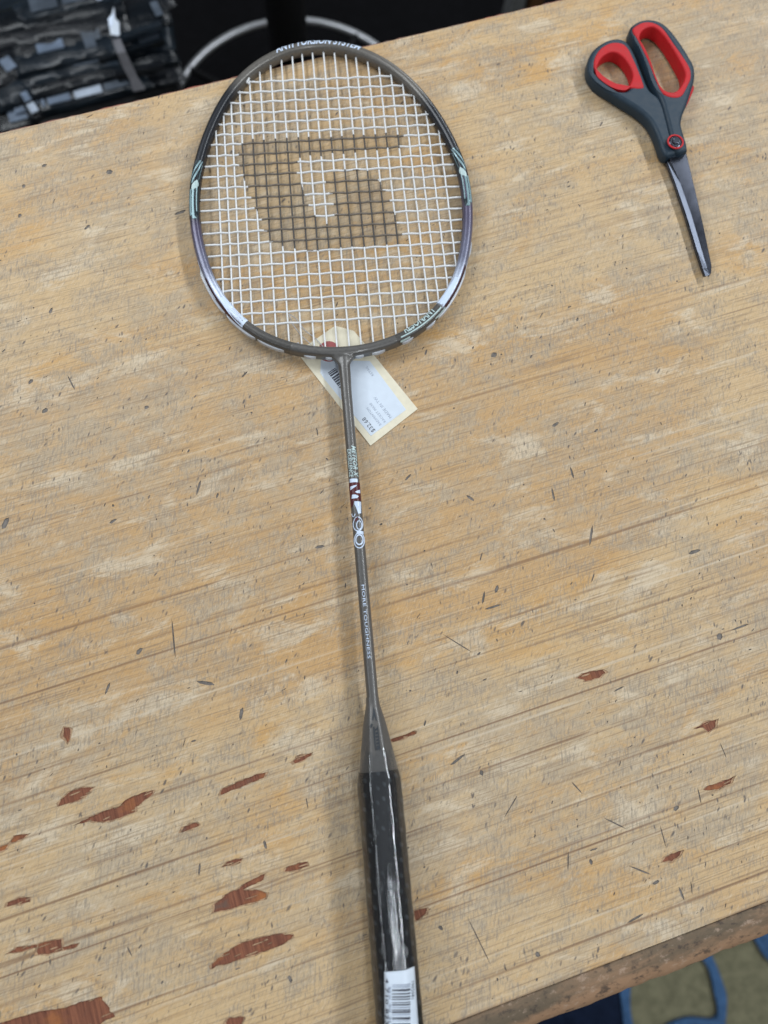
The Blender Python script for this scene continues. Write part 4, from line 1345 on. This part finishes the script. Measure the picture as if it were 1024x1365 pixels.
# thin strips lying edge-on on top of them
rs = random.Random(21)
for i, (px, py, on) in enumerate([
        (70, 121, 'white lettered packet'), (120, 100, 'plain black packet behind the lettered one'), (60, 94, 'slate packet in the middle of the heap'),
        (118, 68, 'packet with the blue-white label patch'), (60, 60, 'packet beside the bright white tab, left half'), (40, 45, 'slanting charcoal packet, left half'),
        (105, 34, 'slanting charcoal packet, right half'), (50, 22, 'long black packet second from the far edge'), (110, 14, 'slate packet with white end marks'),
        (14, 78, 'dark packets above the cyan label'), (184, 44, 'black packet at the right end'), (186, 94, 'charcoal packet right of the grey strap'),
        (118, 86, 'slate middle packet, right half'), (24, 134, 'slate packet beside the corner tabs'), (176, 68, 'slate packet with grey corner')]):
    p = at(px, py, -287 - py * 0.18); sc_ = (p - Vector((0, 0, HC))).length / F_PX
    e = empty('strip_packet', Matrix.Translation(W(p)) @ Matrix.Rotation(rs.gauss(0.0, 0.10), 4, 'Z') @ Matrix.Rotation(rs.uniform(-0.4, 0.4), 4, 'X'),
              'thin dark strip packet lying on the ' + on, 'packet', 'thin strip packets in the heap')
    L = rs.uniform(50, 110) * sc_; wd = rs.uniform(7, 15)
    V, F = box(-L / 2, L / 2, -wd / 2, wd / 2, -3, 3.5, 1.2); mesh('wrapper', V, F, M_PK[rs.choice((0, 0, 1, 1, 2))], e)
    if i % 3 == 0:
        x = rs.uniform(-0.4, 0.2) * L
        V, F = box(x, x + rs.uniform(0.08, 0.25) * L, -wd * 0.3, wd * 0.2, 3.6, 4.2); mesh('packet_label', V, F, rs.choice((M_LABA, M_LABB, M_LABB)), e, False)
# bright tab and the strap that hangs over the packets
p = at(152, 30, -262)
tb_ = empty('white_tab', Matrix.Translation(W(p)) @ Matrix.Rotation(-0.25, 4, 'Z') @ Matrix.Rotation(0.35, 4, 'X'), 'bright white folded paper tab standing on the heap of packets', 'tab')
V, F = slab([[Vector(q) for q in ((-5, -13), (3, -15), (5.5, -14), (6, 0), (2, 4), (1.5, 17), (-2, 8), (-6, 4))]], 0, 0.9, 0.2, 1); mesh('paper', V, F, M_WHITE, tb_, False)
V, F = slab([[Vector(q) for q in ((-5.5, -6), (-1.5, -3.2), (1.5, 10), (-2, 7.2), (-6, 3.5))]], 0.9, 1.5, 0.1, 1); mesh('fold', V, F, M_PALE, tb_, False)
pts = [at(155, 52, -270), at(162, 70, -268), at(170, 88, -280), at(178, 104, -292), at(186, 120, -302)]
V, F = [], []
for i, q in enumerate(pts):
    for s in (-1, 1):
        V.append((q.x - pts[2].x + s * (5.5 - abs(i - 2) * 0.5 + (3 if i == 4 else 0)), q.y - pts[2].y, q.z - pts[2].z))
    for s in (-1, 1):
        V.append((q.x - pts[2].x + s * 5, q.y - pts[2].y, q.z - pts[2].z - 1.5))
for i in range(4):
    a = i * 4
    F += [(a, a + 1, a + 5, a + 4), (a + 2, a + 3, a + 7, a + 6), (a, a + 2, a + 6, a + 4), (a + 1, a + 3, a + 7, a + 5)]
F += [(0, 1, 3, 2), (16, 17, 19, 18)]
st_ = mesh('grey_strap', V, F, M_STRAP, None, True, loc=W(pts[2]))
tag(st_, 'grey strap hanging over the black packets', 'strap')
